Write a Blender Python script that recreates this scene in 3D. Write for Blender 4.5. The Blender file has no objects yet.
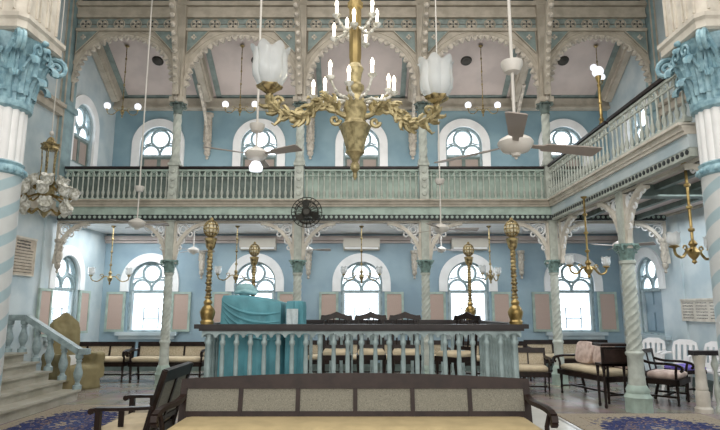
import bpy, bmesh, math, random
from mathutils import Vector, Matrix
random.seed(7)
PI = math.pi
scn = bpy.context.scene
COL = scn.collection
V = Vector

# ------------------------------------------------------------------ materials
def lin(h):
    h = h.lstrip('#'); out = []
    for i in (0, 2, 4):
        c = int(h[i:i+2], 16)/255
        out.append(c/12.92 if c <= .04045 else ((c+.055)/1.055)**2.4)
    return tuple(out)+(1.0,)

def nd(nt, t, **kw):
    n = nt.nodes.new(t)
    for k, v in kw.items(): setattr(n, k, v)
    return n

def paint(name, h, rough=.5, metal=0., var=.12, scale=3., h2=None, bump=0., bscale=40., spec=.4):
    """worn paint / metal: base colour drifting between two tones by noise"""
    m = bpy.data.materials.new(name); m.use_nodes = True
    nt = m.node_tree; b = nt.nodes['Principled BSDF']
    b.inputs['Roughness'].default_value = rough; b.inputs['Metallic'].default_value = metal
    b.inputs['Specular IOR Level'].default_value = spec
    c = lin(h); d = lin(h2) if h2 else tuple(x*(1-var*2) for x in c[:3])+(1,)
    tc = nd(nt, 'ShaderNodeTexCoord')
    n = nd(nt, 'ShaderNodeTexNoise'); n.inputs['Scale'].default_value = scale; n.inputs['Detail'].default_value = 6
    r = nd(nt, 'ShaderNodeValToRGB')
    r.color_ramp.elements[0].position = .38; r.color_ramp.elements[0].color = d
    r.color_ramp.elements[1].position = .6; r.color_ramp.elements[1].color = c
    nt.links.new(tc.outputs['Object'], n.inputs['Vector']); nt.links.new(n.outputs['Fac'], r.inputs['Fac'])
    nt.links.new(r.outputs['Color'], b.inputs['Base Color'])
    if bump:
        n2 = nd(nt, 'ShaderNodeTexNoise'); n2.inputs['Scale'].default_value = bscale
        nt.links.new(tc.outputs['Object'], n2.inputs['Vector'])
        bp = nd(nt, 'ShaderNodeBump'); bp.inputs['Strength'].default_value = bump; bp.inputs['Distance'].default_value = .02
        nt.links.new(n2.outputs['Fac'], bp.inputs['Height']); nt.links.new(bp.outputs['Normal'], b.inputs['Normal'])
    return m

def glow(name, h, s):
    m = bpy.data.materials.new(name); m.use_nodes = True
    b = m.node_tree.nodes['Principled BSDF']
    b.inputs['Base Color'].default_value = lin(h); b.inputs['Emission Color'].default_value = lin(h)
    b.inputs['Emission Strength'].default_value = s
    return m

def pane_mat():
    m = bpy.data.materials.new('window_glass'); m.use_nodes = True
    nt = m.node_tree; nt.nodes.remove(nt.nodes['Principled BSDF'])
    o = nt.nodes['Material Output']
    t = nd(nt, 'ShaderNodeBsdfTransparent'); t.inputs['Color'].default_value = (.93, .97, 1, 1)
    g = nd(nt, 'ShaderNodeBsdfGlossy'); g.inputs['Roughness'].default_value = .1
    tr = nd(nt, 'ShaderNodeBsdfTranslucent'); tr.inputs['Color'].default_value = (.9, .95, 1, 1)
    x = nd(nt, 'ShaderNodeMixShader'); x.inputs['Fac'].default_value = .06
    y = nd(nt, 'ShaderNodeMixShader'); y.inputs['Fac'].default_value = .25
    nt.links.new(t.outputs[0], y.inputs[1]); nt.links.new(tr.outputs[0], y.inputs[2])
    nt.links.new(y.outputs[0], x.inputs[1]); nt.links.new(g.outputs[0], x.inputs[2]); nt.links.new(x.outputs[0], o.inputs['Surface'])
    return m

def shade_mat():
    m = bpy.data.materials.new('lamp_glass'); m.use_nodes = True
    b = m.node_tree.nodes['Principled BSDF']
    b.inputs['Base Color'].default_value = (.74, .76, .76, 1); b.inputs['Roughness'].default_value = .18
    b.inputs['Transmission Weight'].default_value = .5; b.inputs['IOR'].default_value = 1.2
    b.inputs['Emission Color'].default_value = (1, 1, .98, 1); b.inputs['Emission Strength'].default_value = .04
    return m

def spiral_mat(name, ca, cb, k, pitch, width, zoff=0.):
    """painted stripe winding round a shaft, in the shaft's own coordinates"""
    m = bpy.data.materials.new(name); m.use_nodes = True
    nt = m.node_tree; b = nt.nodes['Principled BSDF']; b.inputs['Roughness'].default_value = .5
    tc = nd(nt, 'ShaderNodeTexCoord'); s = nd(nt, 'ShaderNodeSeparateXYZ')
    nt.links.new(tc.outputs['Object'], s.inputs[0])
    a = nd(nt, 'ShaderNodeMath', operation='ARCTAN2'); nt.links.new(s.outputs['Y'], a.inputs[0]); nt.links.new(s.outputs['X'], a.inputs[1])
    a2 = nd(nt, 'ShaderNodeMath', operation='MULTIPLY'); a2.inputs[1].default_value = k/(2*PI); nt.links.new(a.outputs[0], a2.inputs[0])
    z2 = nd(nt, 'ShaderNodeMath', operation='MULTIPLY'); z2.inputs[1].default_value = 1/pitch; nt.links.new(s.outputs['Z'], z2.inputs[0])
    sm = nd(nt, 'ShaderNodeMath', operation='SUBTRACT'); nt.links.new(z2.outputs[0], sm.inputs[0]); nt.links.new(a2.outputs[0], sm.inputs[1])
    fr = nd(nt, 'ShaderNodeMath', operation='FRACT'); nt.links.new(sm.outputs[0], fr.inputs[0])
    r = nd(nt, 'ShaderNodeValToRGB'); e = r.color_ramp.elements
    e[0].position = 0; e[0].color = lin(ca); e[1].position = width; e[1].color = lin(ca)
    for p, c in ((width+.04, cb), (.96, cb), (1., ca)):
        q = e.new(p); q.color = lin(c)
    nt.links.new(fr.outputs[0], r.inputs['Fac'])
    n = nd(nt, 'ShaderNodeTexNoise'); n.inputs['Scale'].default_value = 6; n.inputs['Detail'].default_value = 5
    nt.links.new(tc.outputs['Object'], n.inputs['Vector'])
    mx = nd(nt, 'ShaderNodeMix', data_type='RGBA', blend_type='MULTIPLY'); mx.inputs['Factor'].default_value = .25
    nt.links.new(r.outputs['Color'], mx.inputs['A']); nt.links.new(n.outputs['Fac'], mx.inputs['B'])
    nt.links.new(mx.outputs['Result'], b.inputs['Base Color'])
    return m

def floor_mat():
    m = bpy.data.materials.new('floor_stone'); m.use_nodes = True
    nt = m.node_tree; b = nt.nodes['Principled BSDF']
    tc = nd(nt, 'ShaderNodeTexCoord')
    br = nd(nt, 'ShaderNodeTexBrick'); br.offset = .0
    br.inputs['Scale'].default_value = 1.0; br.inputs['Brick Width'].default_value = .6; br.inputs['Row Height'].default_value = .6
    br.inputs['Mortar Size'].default_value = .006
    br.inputs['Color1'].default_value = lin('#a39b94'); br.inputs['Color2'].default_value = lin('#aea69e'); br.inputs['Mortar'].default_value = lin('#4a4543')
    nt.links.new(tc.outputs['Object'], br.inputs['Vector'])
    n = nd(nt, 'ShaderNodeTexNoise'); n.inputs['Scale'].default_value = 2.2; n.inputs['Detail'].default_value = 8
    nt.links.new(tc.outputs['Object'], n.inputs['Vector'])
    mx = nd(nt, 'ShaderNodeMix', data_type='RGBA', blend_type='MULTIPLY'); mx.inputs['Factor'].default_value = .55
    nt.links.new(br.outputs['Color'], mx.inputs['A']); nt.links.new(n.outputs['Color'], mx.inputs['B'])
    nt.links.new(mx.outputs['Result'], b.inputs['Base Color'])
    r = nd(nt, 'ShaderNodeMapRange'); r.inputs['To Min'].default_value = .12; r.inputs['To Max'].default_value = .3; b.inputs['Specular IOR Level'].default_value = .9
    nt.links.new(n.outputs['Fac'], r.inputs['Value']); nt.links.new(r.outputs[0], b.inputs['Roughness'])
    return m

def carpet_mat(name):
    m = bpy.data.materials.new(name); m.use_nodes = True
    nt = m.node_tree; b = nt.nodes['Principled BSDF']; b.inputs['Roughness'].default_value = .95
    b.inputs['Specular IOR Level'].default_value = .05
    tc = nd(nt, 'ShaderNodeTexCoord')
    s = nd(nt, 'ShaderNodeSeparateXYZ'); nt.links.new(tc.outputs['Generated'], s.inputs[0])
    def absc(o):
        q = nd(nt, 'ShaderNodeMath', operation='SUBTRACT'); q.inputs[1].default_value = .5; nt.links.new(s.outputs[o], q.inputs[0])
        a = nd(nt, 'ShaderNodeMath', operation='ABSOLUTE'); nt.links.new(q.outputs[0], a.inputs[0]); return a
    ax, ay = absc('X'), absc('Y')
    mxm = nd(nt, 'ShaderNodeMath', operation='MAXIMUM'); nt.links.new(ax.outputs[0], mxm.inputs[0]); nt.links.new(ay.outputs[0], mxm.inputs[1])
    bord = nd(nt, 'ShaderNodeValToRGB'); e = bord.color_ramp.elements; bord.color_ramp.interpolation = 'CONSTANT'
    e[0].position = 0; e[0].color = (0, 0, 0, 1); e[1].position = .385; e[1].color = (1, 1, 1, 1)
    q = e.new(.4); q.color = (.5, .5, .5, 1); q = e.new(.465); q.color = (1, 1, 1, 1); q = e.new(.48); q.color = (.2, .2, .2, 1)
    nt.links.new(mxm.outputs[0], bord.inputs['Fac'])
    # oval medallion with a lobed edge
    d = nd(nt, 'ShaderNodeVectorMath', operation='DISTANCE'); d.inputs[1].default_value = (.5, .5, .5)
    cmb = nd(nt, 'ShaderNodeCombineXYZ'); nt.links.new(s.outputs['X'], cmb.inputs[0]); nt.links.new(s.outputs['Y'], cmb.inputs[1]); cmb.inputs[2].default_value = .5
    nt.links.new(cmb.outputs[0], d.inputs[0])
    vo = nd(nt, 'ShaderNodeTexVoronoi'); vo.inputs['Scale'].default_value = 12; nt.links.new(tc.outputs['Object'], vo.inputs['Vector'])
    ad = nd(nt, 'ShaderNodeMath', operation='MULTIPLY_ADD'); ad.inputs[1].default_value = .26; nt.links.new(vo.outputs['Distance'], ad.inputs[0]); nt.links.new(d.outputs['Value'], ad.inputs[2])
    med = nd(nt, 'ShaderNodeValToRGB'); e = med.color_ramp.elements; med.color_ramp.interpolation = 'CONSTANT'
    e[0].position = 0; e[0].color = lin('#9a8f80'); e[1].position = .17; e[1].color = lin('#414a6e')
    for p, c in ((.3, '#857267'), (.335, '#383f64'), (.49, '#978d7d')): q = e.new(p); q.color = lin(c)
    nt.links.new(ad.outputs[0], med.inputs['Fac'])
    sp = nd(nt, 'ShaderNodeTexVoronoi'); sp.inputs['Scale'].default_value = 22; nt.links.new(tc.outputs['Object'], sp.inputs['Vector'])
    spr = nd(nt, 'ShaderNodeValToRGB'); e = spr.color_ramp.elements; spr.color_ramp.interpolation = 'CONSTANT'
    e[0].position = 0; e[0].color = lin('#9c7b66'); e[1].position = .28; e[1].color = (1, 1, 1, 1)
    nt.links.new(sp.outputs['Distance'], spr.inputs['Fac'])
    mm = nd(nt, 'ShaderNodeMix', data_type='RGBA', blend_type='MULTIPLY'); mm.inputs['Factor'].default_value = .8
    nt.links.new(med.outputs['Color'], mm.inputs['A']); nt.links.new(spr.outputs['Color'], mm.inputs['B'])
    mb = nd(nt, 'ShaderNodeMix', data_type='RGBA'); nt.links.new(bord.outputs['Color'], mb.inputs['Factor'])
    nt.links.new(mm.outputs['Result'], mb.inputs['A']); mb.inputs['B'].default_value = lin('#968d7f')
    nt.links.new(mb.outputs['Result'], b.inputs['Base Color'])
    return m

def weave(name, h1, h2, sc=60., rough=.7, slats=None):
    m = bpy.data.materials.new(name); m.use_nodes = True
    nt = m.node_tree; b = nt.nodes['Principled BSDF']; b.inputs['Roughness'].default_value = rough
    tc = nd(nt, 'ShaderNodeTexCoord')
    if slats:
        w = nd(nt, 'ShaderNodeTexWave', wave_type='BANDS', bands_direction='Z'); w.inputs['Scale'].default_value = slats; w.inputs['Distortion'].default_value = .3
        f = w.outputs['Fac']
    else:
        w = nd(nt, 'ShaderNodeTexNoise'); w.inputs['Scale'].default_value = sc; w.inputs['Detail'].default_value = 3; f = w.outputs['Fac']
    nt.links.new(tc.outputs['Object'], w.inputs['Vector'])
    r = nd(nt, 'ShaderNodeValToRGB'); r.color_ramp.elements[0].color = lin(h1); r.color_ramp.elements[1].color = lin(h2)
    r.color_ramp.elements[0].position = .3; r.color_ramp.elements[1].position = .7
    nt.links.new(f, r.inputs['Fac']); nt.links.new(r.outputs['Color'], b.inputs['Base Color'])
    return m

M = dict(
    blue=paint('blue_wall_paint', '#99b0bb', .42, var=.06, scale=1.2, h2='#879fae', bump=.05),
    paleblue=paint('pale_blue_wall_paint', '#c6d1d4', .35, var=.05, scale=1.6, h2='#aebfc6', bump=.04),
    sage=paint('sage_paint', '#adc0b6', .5, var=.12, scale=5),
    blue_up=paint('upper_wall_blue', '#8ca8b3', .42, var=.06, scale=1.2, h2='#7b98a5', bump=.05),  # slightly darker blue than the lower back wall
    sage_dark=paint('dark_sage_paint', '#6f7e79', .5, var=.15, scale=6),
    teal=paint('teal_paint', '#849390', .5, var=.12, scale=6),
    cap=paint('capital_teal_paint', '#84a09a', .5, var=.2, scale=14),
    aqua=paint('aqua_paint', '#9dc0ca', .42, var=.12, scale=12, h2='#789caa'),
    cream=paint('cream_paint', '#bbb3a5', .5, var=.1, scale=4, h2='#a69e90'),
    white=paint('white_paint', '#f0f1f1', .45, var=.05, scale=3),
    pink=paint('pale_pink_ceiling', '#c9bdb8', .6, var=.06, scale=1.5, h2='#b9aeaa'),
    fringe=paint('fringe_paint', '#c9c1b4', .5, var=.2, scale=12),
    dark=paint('dark_paint', '#33383a', .5, var=.1),
    rail=paint('dark_rail_wood', '#2a2324', .3, var=.15, scale=8),
    wood=paint('dark_wood', '#281c18', .36, var=.2, scale=9, h2='#17100d', spec=.25),
    wood2=paint('mahogany_wood', '#32241f', .36, var=.2, scale=7, h2='#241814', spec=.25),
    cushion=paint('cream_cushion', '#b9a77f', .85, var=.07, scale=5, bump=.15, bscale=12),
    cushion2=paint('pale_cushion', '#cbbca0', .85, var=.08, scale=6, bump=.15, bscale=12),
    rose=paint('faded_rose_fabric', '#d6c2b8', .85, var=.08, scale=10, h2='#b9a298'),
    olive=paint('olive_dust_cover', '#8f8461', .85, var=.1, scale=3, bump=.3, bscale=7),
    turq=paint('turquoise_cloth', '#5f9daa', .6, var=.12, scale=4, bump=.35, bscale=6),
    turq_pale=paint('pale_turquoise_cloth', '#93bcc2', .65, var=.1, scale=9, bump=.3, bscale=12),
    lace=paint('white_lace_cloth', '#c9d6da', .8, var=.1, scale=12),
    brass=paint('brass', '#b8a06a', .3, metal=.75, var=.25, scale=9, h2='#7d693e'),
    brass_old=paint('aged_brass', '#b8a678', .36, metal=.5, var=.3, scale=22, h2='#5f5238'),
    gilt=paint('gilt_paint', '#b9ab82', .38, metal=.45, var=.25, scale=14, h2='#7f7453'),
    iron=paint('dark_iron', '#44433f', .45, metal=.6, var=.1),
    fan=paint('fan_enamel', '#d3cfc8', .35, var=.04),
    fanblade=paint('fan_blade_grey', '#a49a93', .4, var=.05),
    plastic=paint('white_plastic', '#e9e7e6', .35, var=.03),
    marble=paint('grey_marble', '#bdb9ad', .3, var=.14, scale=2.5, h2='#a5a192'),
    marblew=paint('white_marble', '#d4d2cb', .25, var=.07, scale=2),
    stone=paint('blue_grey_stone', '#9db0b4', .4, var=.16, scale=9),
    plaque=paint('old_plaque', '#c3b6a2', .5, var=.1, scale=5, h2='#ae9f8c'),
    purple=paint('purple_seat', '#8a79d0', .8, var=.3, scale=18, h2='#5a4ea0'),
    slat=weave('louvred_shutter', '#a98f84', '#cdb8ac', slats=14.),
    slat2=weave('brown_louvred_shutter', '#8d7f78', '#b5a79e', slats=14.),
    cane=weave('cane_weave', '#66645a', '#9a978a', 140.),
    cane2=weave('pale_cane_weave', '#a3947c', '#cabfa8', 45.),
    ac=paint('air_conditioner_white', '#d2cdc2', .4, var=.03),
    pane=pane_mat(), glass=shade_mat(), bulb=glow('candle_bulb', '#fff4dc', 4.), globe=glow('lit_globe', '#f2f6ff', .9),
    floor=floor_mat(),
    big=spiral_mat('striped_column', '#adc4cb', '#d6d9d8', 3, .34, .36),
    crystal=paint('crystal_glass', '#f0f0ea', .15, var=.15, scale=20, h2='#b5b2a4'),
)

M['gilt2'] = paint('satin_gilt', '#b09a66', .4, metal=.45, var=.15, scale=4, h2='#8a774d')
m_ = shade_mat(); m_.name = 'tulip_glass'; M['tulip'] = m_
M['pilaster'] = paint('pilaster_paint', '#8fa8ad', .5, var=.12, scale=4)
M['sage_l'] = paint('pale_sage_paint', '#c2c8bf', .5, var=.12, scale=7)
M['teal2'] = paint('frieze_teal', '#929f9b', .5, var=.15, scale=8)
M['cream_l'] = paint('chalky_cream_paint', '#d8d2c6', .55, var=.08, scale=5, h2='#c3bcb0')

# ------------------------------------------------------------------ mesh builder
class MB:
    def __init__(s): s.v = []; s.f = []
    def add(s, vs, fs, T=None):
        o = len(s.v)
        for p in vs:
            p = V(p); s.v.append(tuple(T @ p) if T else tuple(p))
        for f in fs: s.f.append(tuple(i+o for i in f))
        return s
    def box(s, c, d, rz=0., T=None):
        x, y, z = d[0]/2, d[1]/2, d[2]/2
        vs = [V((a*x, b*y, e*z)) for a in (-1, 1) for b in (-1, 1) for e in (-1, 1)]
        R = Matrix.Translation(V(c)) @ Matrix.Rotation(rz, 4, 'Z')
        vs = [R @ p for p in vs]
        return s.add(vs, [(0, 1, 3, 2), (4, 6, 7, 5), (0, 4, 5, 1), (2, 3, 7, 6), (0, 2, 6, 4), (1, 5, 7, 3)], T)
    def bar(s, a, b, w, h=None, T=None):
        """square bar from a to b"""
        h = h or w; a, b = V(a), V(b); d = (b-a).normalized()
        u = V((0, 0, 1)) if abs(d.z) < .95 else V((0, 1, 0))
        r = d.cross(u).normalized(); u = r.cross(d)
        vs = []
        for p in (a, b):
            for i, j in ((-1, -1), (1, -1), (1, 1), (-1, 1)): vs.append(p+r*(i*w/2)+u*(j*h/2))
        return s.add(vs, [(3, 2, 1, 0), (4, 5, 6, 7), (0, 1, 5, 4), (1, 2, 6, 5), (2, 3, 7, 6), (3, 0, 4, 7)], T)
    def loft(s, rings, closed=False, cap=True, T=None):
        n = len(rings[0]); vs = [p for r in rings for p in r]; fs = []
        m = len(rings)
        for i in range(m if closed else m-1):
            for j in range(n):
                k = (j+1) % n; a = i*n; b = ((i+1) % m)*n
                fs.append((a+j, a+k, b+k, b+j))
        if cap and not closed:
            fs.append(tuple(reversed(range(n)))); fs.append(tuple((m-1)*n+j for j in range(n)))
        return s.add(vs, fs, T)
    def lathe(s, prof, c=(0, 0, 0), n=14, T=None, fn=None):
        rings = []
        for r, z in prof:
            rings.append([V((c[0]+(r*(fn(t, z) if fn else 1))*math.cos(t), c[1]+(r*(fn(t, z) if fn else 1))*math.sin(t), c[2]+z)) for t in [2*PI*j/n for j in range(n)]])
        return s.loft(rings, T=T)
    def tube(s, pts, r, n=6, closed=False, T=None):
        pts = [V(p) for p in pts]; m = len(pts); rings = []
        rr = r if isinstance(r, (list, tuple)) else [r]*m
        prev = None
        for i, p in enumerate(pts):
            if closed: d = pts[(i+1) % m]-pts[i-1]
            else: d = pts[min(i+1, m-1)]-pts[max(i-1, 0)]
            d.normalize()
            if prev is None:
                u = V((0, 0, 1)) if abs(d.z) < .9 else V((0, 1, 0))
                a = d.cross(u).normalized()
            else:
                a = prev-d*prev.dot(d)
                a = a.normalized() if a.length > 1e-6 else d.orthogonal().normalized()
            prev = a; b = d.cross(a)
            rings.append([p+(a*math.cos(t)+b*math.sin(t))*rr[i] for t in [2*PI*j/n for j in range(n)]])
        return s.loft(rings, closed=closed, T=T)
    def ball(s, c, r, n=10, sc=(1, 1, 1), T=None):
        prof = [(max(.02, math.sin(PI*i/(n//2+2)))*1, -math.cos(PI*i/(n//2+2))) for i in range(n//2+3)]
        rings = [[V((c[0]+r*sc[0]*a*math.cos(t), c[1]+r*sc[1]*a*math.sin(t), c[2]+r*sc[2]*z)) for t in [2*PI*j/n for j in range(n)]] for a, z in prof]
        return s.loft(rings, T=T)
    def ring(s, c, R, r, n=16, m=5, plane='XZ', sc=1., T=None):
        P = []
        for j in range(n):
            t = 2*PI*j/n; a, b = R*math.cos(t), R*math.sin(t)*sc
            P.append({'XZ': (c[0]+a, c[1], c[2]+b), 'XY': (c[0]+a, c[1]+b, c[2]), 'YZ': (c[0], c[1]+a, c[2]+b)}[plane])
        return s.tube(P, r, m, closed=True, T=T)
    def prism(s, poly, depth, T=None):
        """poly in XZ, depth along Y centred at 0"""
        n = len(poly)
        vs = [(p[0], -depth/2, p[1]) for p in poly]+[(p[0], depth/2, p[1]) for p in poly]
        fs = [tuple(range(n)), tuple(reversed(range(n, 2*n)))]
        for i in range(n): j = (i+1) % n; fs.append((j, i, n+i, n+j))
        return s.add(vs, fs, T)
    def flat(s, splines, depth, T=None):
        """filled XZ outline with holes, depth along Y"""
        vs, fs = filled(splines, depth)
        R = Matrix.Rotation(PI/2, 4, 'X')
        return s.add([R @ V(p) for p in vs], fs, T)
    def build(s, name, mat, parent=None, smooth=True, angle=40):
        me = bpy.data.meshes.new(name); me.from_pydata(s.v, [], s.f)
        bm = bmesh.new(); bm.from_mesh(me); bmesh.ops.recalc_face_normals(bm, faces=bm.faces); bm.to_mesh(me); bm.free()
        me.materials.append(M[mat] if isinstance(mat, str) else mat)
        if smooth:
            me.shade_smooth(); me.set_sharp_from_angle(angle=math.radians(angle))
        o = bpy.data.objects.new(name, me); COL.objects.link(o)
        if parent: o.parent = parent
        return o

def filled(splines, depth):
    cu = bpy.data.curves.new('outline', 'CURVE'); cu.dimensions = '2D'; cu.fill_mode = 'BOTH'; cu.extrude = depth/2
    for sp in splines:
        q = cu.splines.new('POLY'); q.points.add(len(sp)-1); q.use_cyclic_u = True
        for i, p in enumerate(sp): q.points[i].co = (p[0], p[1], 0, 1)
    ob = bpy.data.objects.new('outline', cu)
    me = ob.to_mesh()
    vs = [v.co.copy() for v in me.vertices]; fs = [tuple(p.vertices) for p in me.polygons]
    ob.to_mesh_clear(); bpy.data.objects.remove(ob); bpy.data.curves.remove(cu)
    return vs, fs

def empty(name, loc=(0, 0, 0), rz=0., parent=None):
    o = bpy.data.objects.new(name, None); COL.objects.link(o); o.location = loc; o.rotation_euler = (0, 0, rz)
    o.empty_display_size = .2
    if parent: o.parent = parent
    return o
def tag(o, label, cat, group=None, kind=None):
    o['label'] = label; o['category'] = cat
    if group: o['group'] = group
    if kind: o['kind'] = kind
    return o
def struct(o): o['kind'] = 'structure'; return o
def copy_tree(o, parent=None):
    c = o.copy(); COL.objects.link(c); c.parent = parent
    for ch in list(o.children): copy_tree(ch, c)
    return c
def place(o, loc, rz=0., label=None, sc=None):
    o.location = loc; o.rotation_euler = (0, 0, rz)
    if label: o['label'] = label
    if sc: o.scale = (sc, sc, sc)
    return o

def arc(cx, cz, r, a0, a1, n=16, rz=None):
    rz = rz or r
    return [(cx+r*math.cos(a0+(a1-a0)*i/n), cz+rz*math.sin(a0+(a1-a0)*i/n)) for i in range(n+1)]
def rect(x0, z0, x1, z1): return [(x0, z0), (x1, z0), (x1, z1), (x0, z1)]
def archhole(cx, hw, z0, zs, rz=None):
    """opening with flat sill z0, springing zs and round head"""
    return [(cx-hw, z0), (cx+hw, z0)]+arc(cx, zs, hw, 0, PI, 18, rz)
RX = lambda t: Matrix.Rotation(t, 4, 'X')
RZ = lambda t: Matrix.Rotation(t, 4, 'Z')
TR = lambda *a: Matrix.Translation(V(a))
def bez(p0, p1, p2, p3, n=10):
    p0, p1, p2, p3 = map(V, (p0, p1, p2, p3))
    return [p0*(1-t)**3+p1*3*t*(1-t)**2+p2*3*t*t*(1-t)+p3*t**3 for t in [i/n for i in range(n+1)]]

# ------------------------------------------------------------------ dimensions (metres)
YC = 12.2            # plane of the back colonnade
YB = 14.8            # back wall
XW = 6.85            # side walls
CX = [-4.22, -1.4, 1.4, 4.22]
WX = [-5.6, -2.82, 0., 2.82, 5.6]
SP = .0
# ------------------------------------------------------------------ room shell
fl = MB(); fl.box((0, 6, -.1), (22, 19, .2)); struct(fl.build('floor', 'floor', smooth=False))

LO = dict(hw=.55, z0=.98, zs=2.27); UP = dict(hw=.5, z0=5.02, zs=6.06)
w = MB()
w.flat([rect(-XW-.25, 0, XW+.25, 3.65)]+[archhole(x, LO['hw'], LO['z0'], LO['zs']) for x in WX], .25, TR(0, YB+.125, 0))
struct(w.build('wall_back', 'blue', smooth=False))
w = MB(); w.flat([rect(-XW-.25, 3.65, XW+.25, 9.4)]+[archhole(x, UP['hw'], UP['z0'], UP['zs']) for x in WX], .25, TR(0, YB+.125, 0))
struct(w.build('wall_back_upper', 'blue_up', smooth=False))
LWY, LUY = 12.95, 13.12
def side_wall(name, y0, yl, yu, sgn):
    w = MB(); T = TR(sgn*(XW+.125), 0, 0) @ RZ(PI/2)
    w.flat([rect(y0, 0, YB, 9.4), archhole(yl, LO['hw'], LO['z0'], LO['zs']), archhole(yu, UP['hw'], UP['z0'], UP['zs'])], .25, T)
    return struct(w.build(name, 'paleblue', smooth=False))
side_wall('wall_left', 10.45, LWY, LUY, -1)
side_wall('wall_right', -3., 13.35, LUY, 1)
w = MB(); w.box((-9.5, 3.7, 4.7), (.25, 13.6, 9.4)); struct(w.build('wall_alcove', 'paleblue', smooth=False))
w = MB(); w.box((-8.3, 10.57, 4.7), (2.5, .24, 9.4)); struct(w.build('wall_alcove_end', 'paleblue', smooth=False))
w = MB(); w.box((-1.3, -3.1, 4.7), (16.6, .2, 9.4)); struct(w.build('wall_rear', 'cream', smooth=False))
w = MB(); w.box((-1.3, 5.9, 9.5), (16.7, 18.2, .2)); struct(w.build('ceiling', 'cream', smooth=False))
# lean-to ceiling over the back gallery, with grey-blue border bands
sl = math.atan2(8.93-7.33, 2.6); Lc = 2.6/math.cos(sl)
Tc = TR(0, YC, 8.93) @ RX(-sl)
c = MB(); c.box((0, Lc/2, .05), (2*XW, Lc+.1, .1), T=Tc); struct(c.build('ceiling_gallery', 'pink', smooth=False))
bays = [(-XW+.04, CX[0]), (CX[0], CX[1]), (CX[1], CX[2]), (CX[2], CX[3]), (CX[3], XW-.04)]
c = MB()
for a, b in bays:
    c.box((a+.26, Lc/2, -.012), (.14, Lc, .03), T=Tc); c.box((b-.26, Lc/2, -.012), (.14, Lc, .03), T=Tc)
    c.box(((a+b)/2, Lc-.12, -.012), (b-a-.4, .14, .03), T=Tc)
struct(c.build('trim_ceiling_band', 'teal', smooth=False))
c = MB()
for x in CX+[-XW+.1, XW-.1]:
    c.box((x, Lc/2-.1, -.14), (.26, Lc-.2, .28), T=Tc)
    c.box((x, Lc/2-.1, -.3), (.16, Lc-.2, .06), T=Tc)
c.box((0, YB-.08, 7.2), (2*XW, .16, .26)); c.box((0, YB-.12, 7.05), (2*XW, .2, .06))
struct(c.build('trim_rafters', 'cream', smooth=False))
# under-gallery soffit, gallery floor slabs, beams
c = MB(); c.box((0, (YC+YB)/2+.1, 3.62), (2*XW, YB-YC-.2, .12)); struct(c.build('ceiling_under_gallery', 'white', smooth=False))
c = MB(); c.box((5.62, 7.85, 3.68), (2.46, 8.5, .12)); struct(c.build('ceiling_under_side_gallery', 'pink', smooth=False))
c = MB(); c.box((0, YB-.05, 3.44), (2*XW, .1, .12)); c.box((0, YB-.03, 3.34), (2*XW, .06, .06)); struct(c.build('trim_cornice', 'pink', smooth=False))
c = MB()
for y in (9.1, 6.4): c.box((5.6, y, 3.52), (2.45, .22, .2))
for x in (4.9, 5.5, 6.1): c.box((x, 9.2, 3.57), (.1, 5.8, .1))
struct(c.build('trim_joists', 'sage_dark', smooth=False))
# gable above the colonnade
c = MB(); c.box((0, YC+.06, 9.12), (2*XW, .3, .6)); struct(c.build('trim_gable', 'teal', smooth=False))
# pilasters where the colonnade meets the side walls
for nm, s in (('trim_pilaster_left', -1), ('trim_pilaster_right', 1)):
    c = MB(); c.box((s*(XW-.07), YC, 6.55), (.14, .42, 5.6))
    for z in (3.85, 6.1): c.box((s*(XW-.105), YC, z), (.21, .5, .13))
    struct(c.build(nm, 'pilaster', smooth=False))
    c = MB(); c.box((s*(XW-.02), YC-.2, 1.9), (.04, .3, 3.7)); struct(c.build(nm+'_lower', 'paleblue', smooth=False))
    c = MB()
    for dx in (-.13, .13): c.box((s*(XW-.07)+dx*.4, YC-.215, 6.9), (.03, .03, 4.8))
    struct(c.build(nm+'_edge', 'cream', smooth=False))
for nm, s in (('baseboard_left', -1), ('baseboard_right', 1)):
    c = MB(); y0 = 10.5 if s < 0 else 0
    c.box((s*(XW-.015), (y0+YB)/2, .1), (.03, YB-y0, .2)); struct(c.build(nm, 'sage_dark', smooth=False))
c = MB(); c.box((0, YB-.015, .1), (2*XW, .03, .2)); struct(c.build('baseboard_back', 'sage_dark', smooth=False))
# upper side-wall string courses
for nm, s in (('trim_string_left', -1), ('trim_string_right', 1)):
    c = MB(); y0 = 10.5 if s < 0 else 3
    c.box((s*(XW-.06), (y0+YC)/2, 5.95), (.12, YC-y0, .16)); c.box((s*(XW-.1), (y0+YC)/2, 6.08), (.2, YC-y0, .08))
    c.box((s*(XW-.08), (y0+YC)/2, 3.75), (.16, YC-y0, .3))
    struct(c.build(nm, 'cream', smooth=False))

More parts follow.
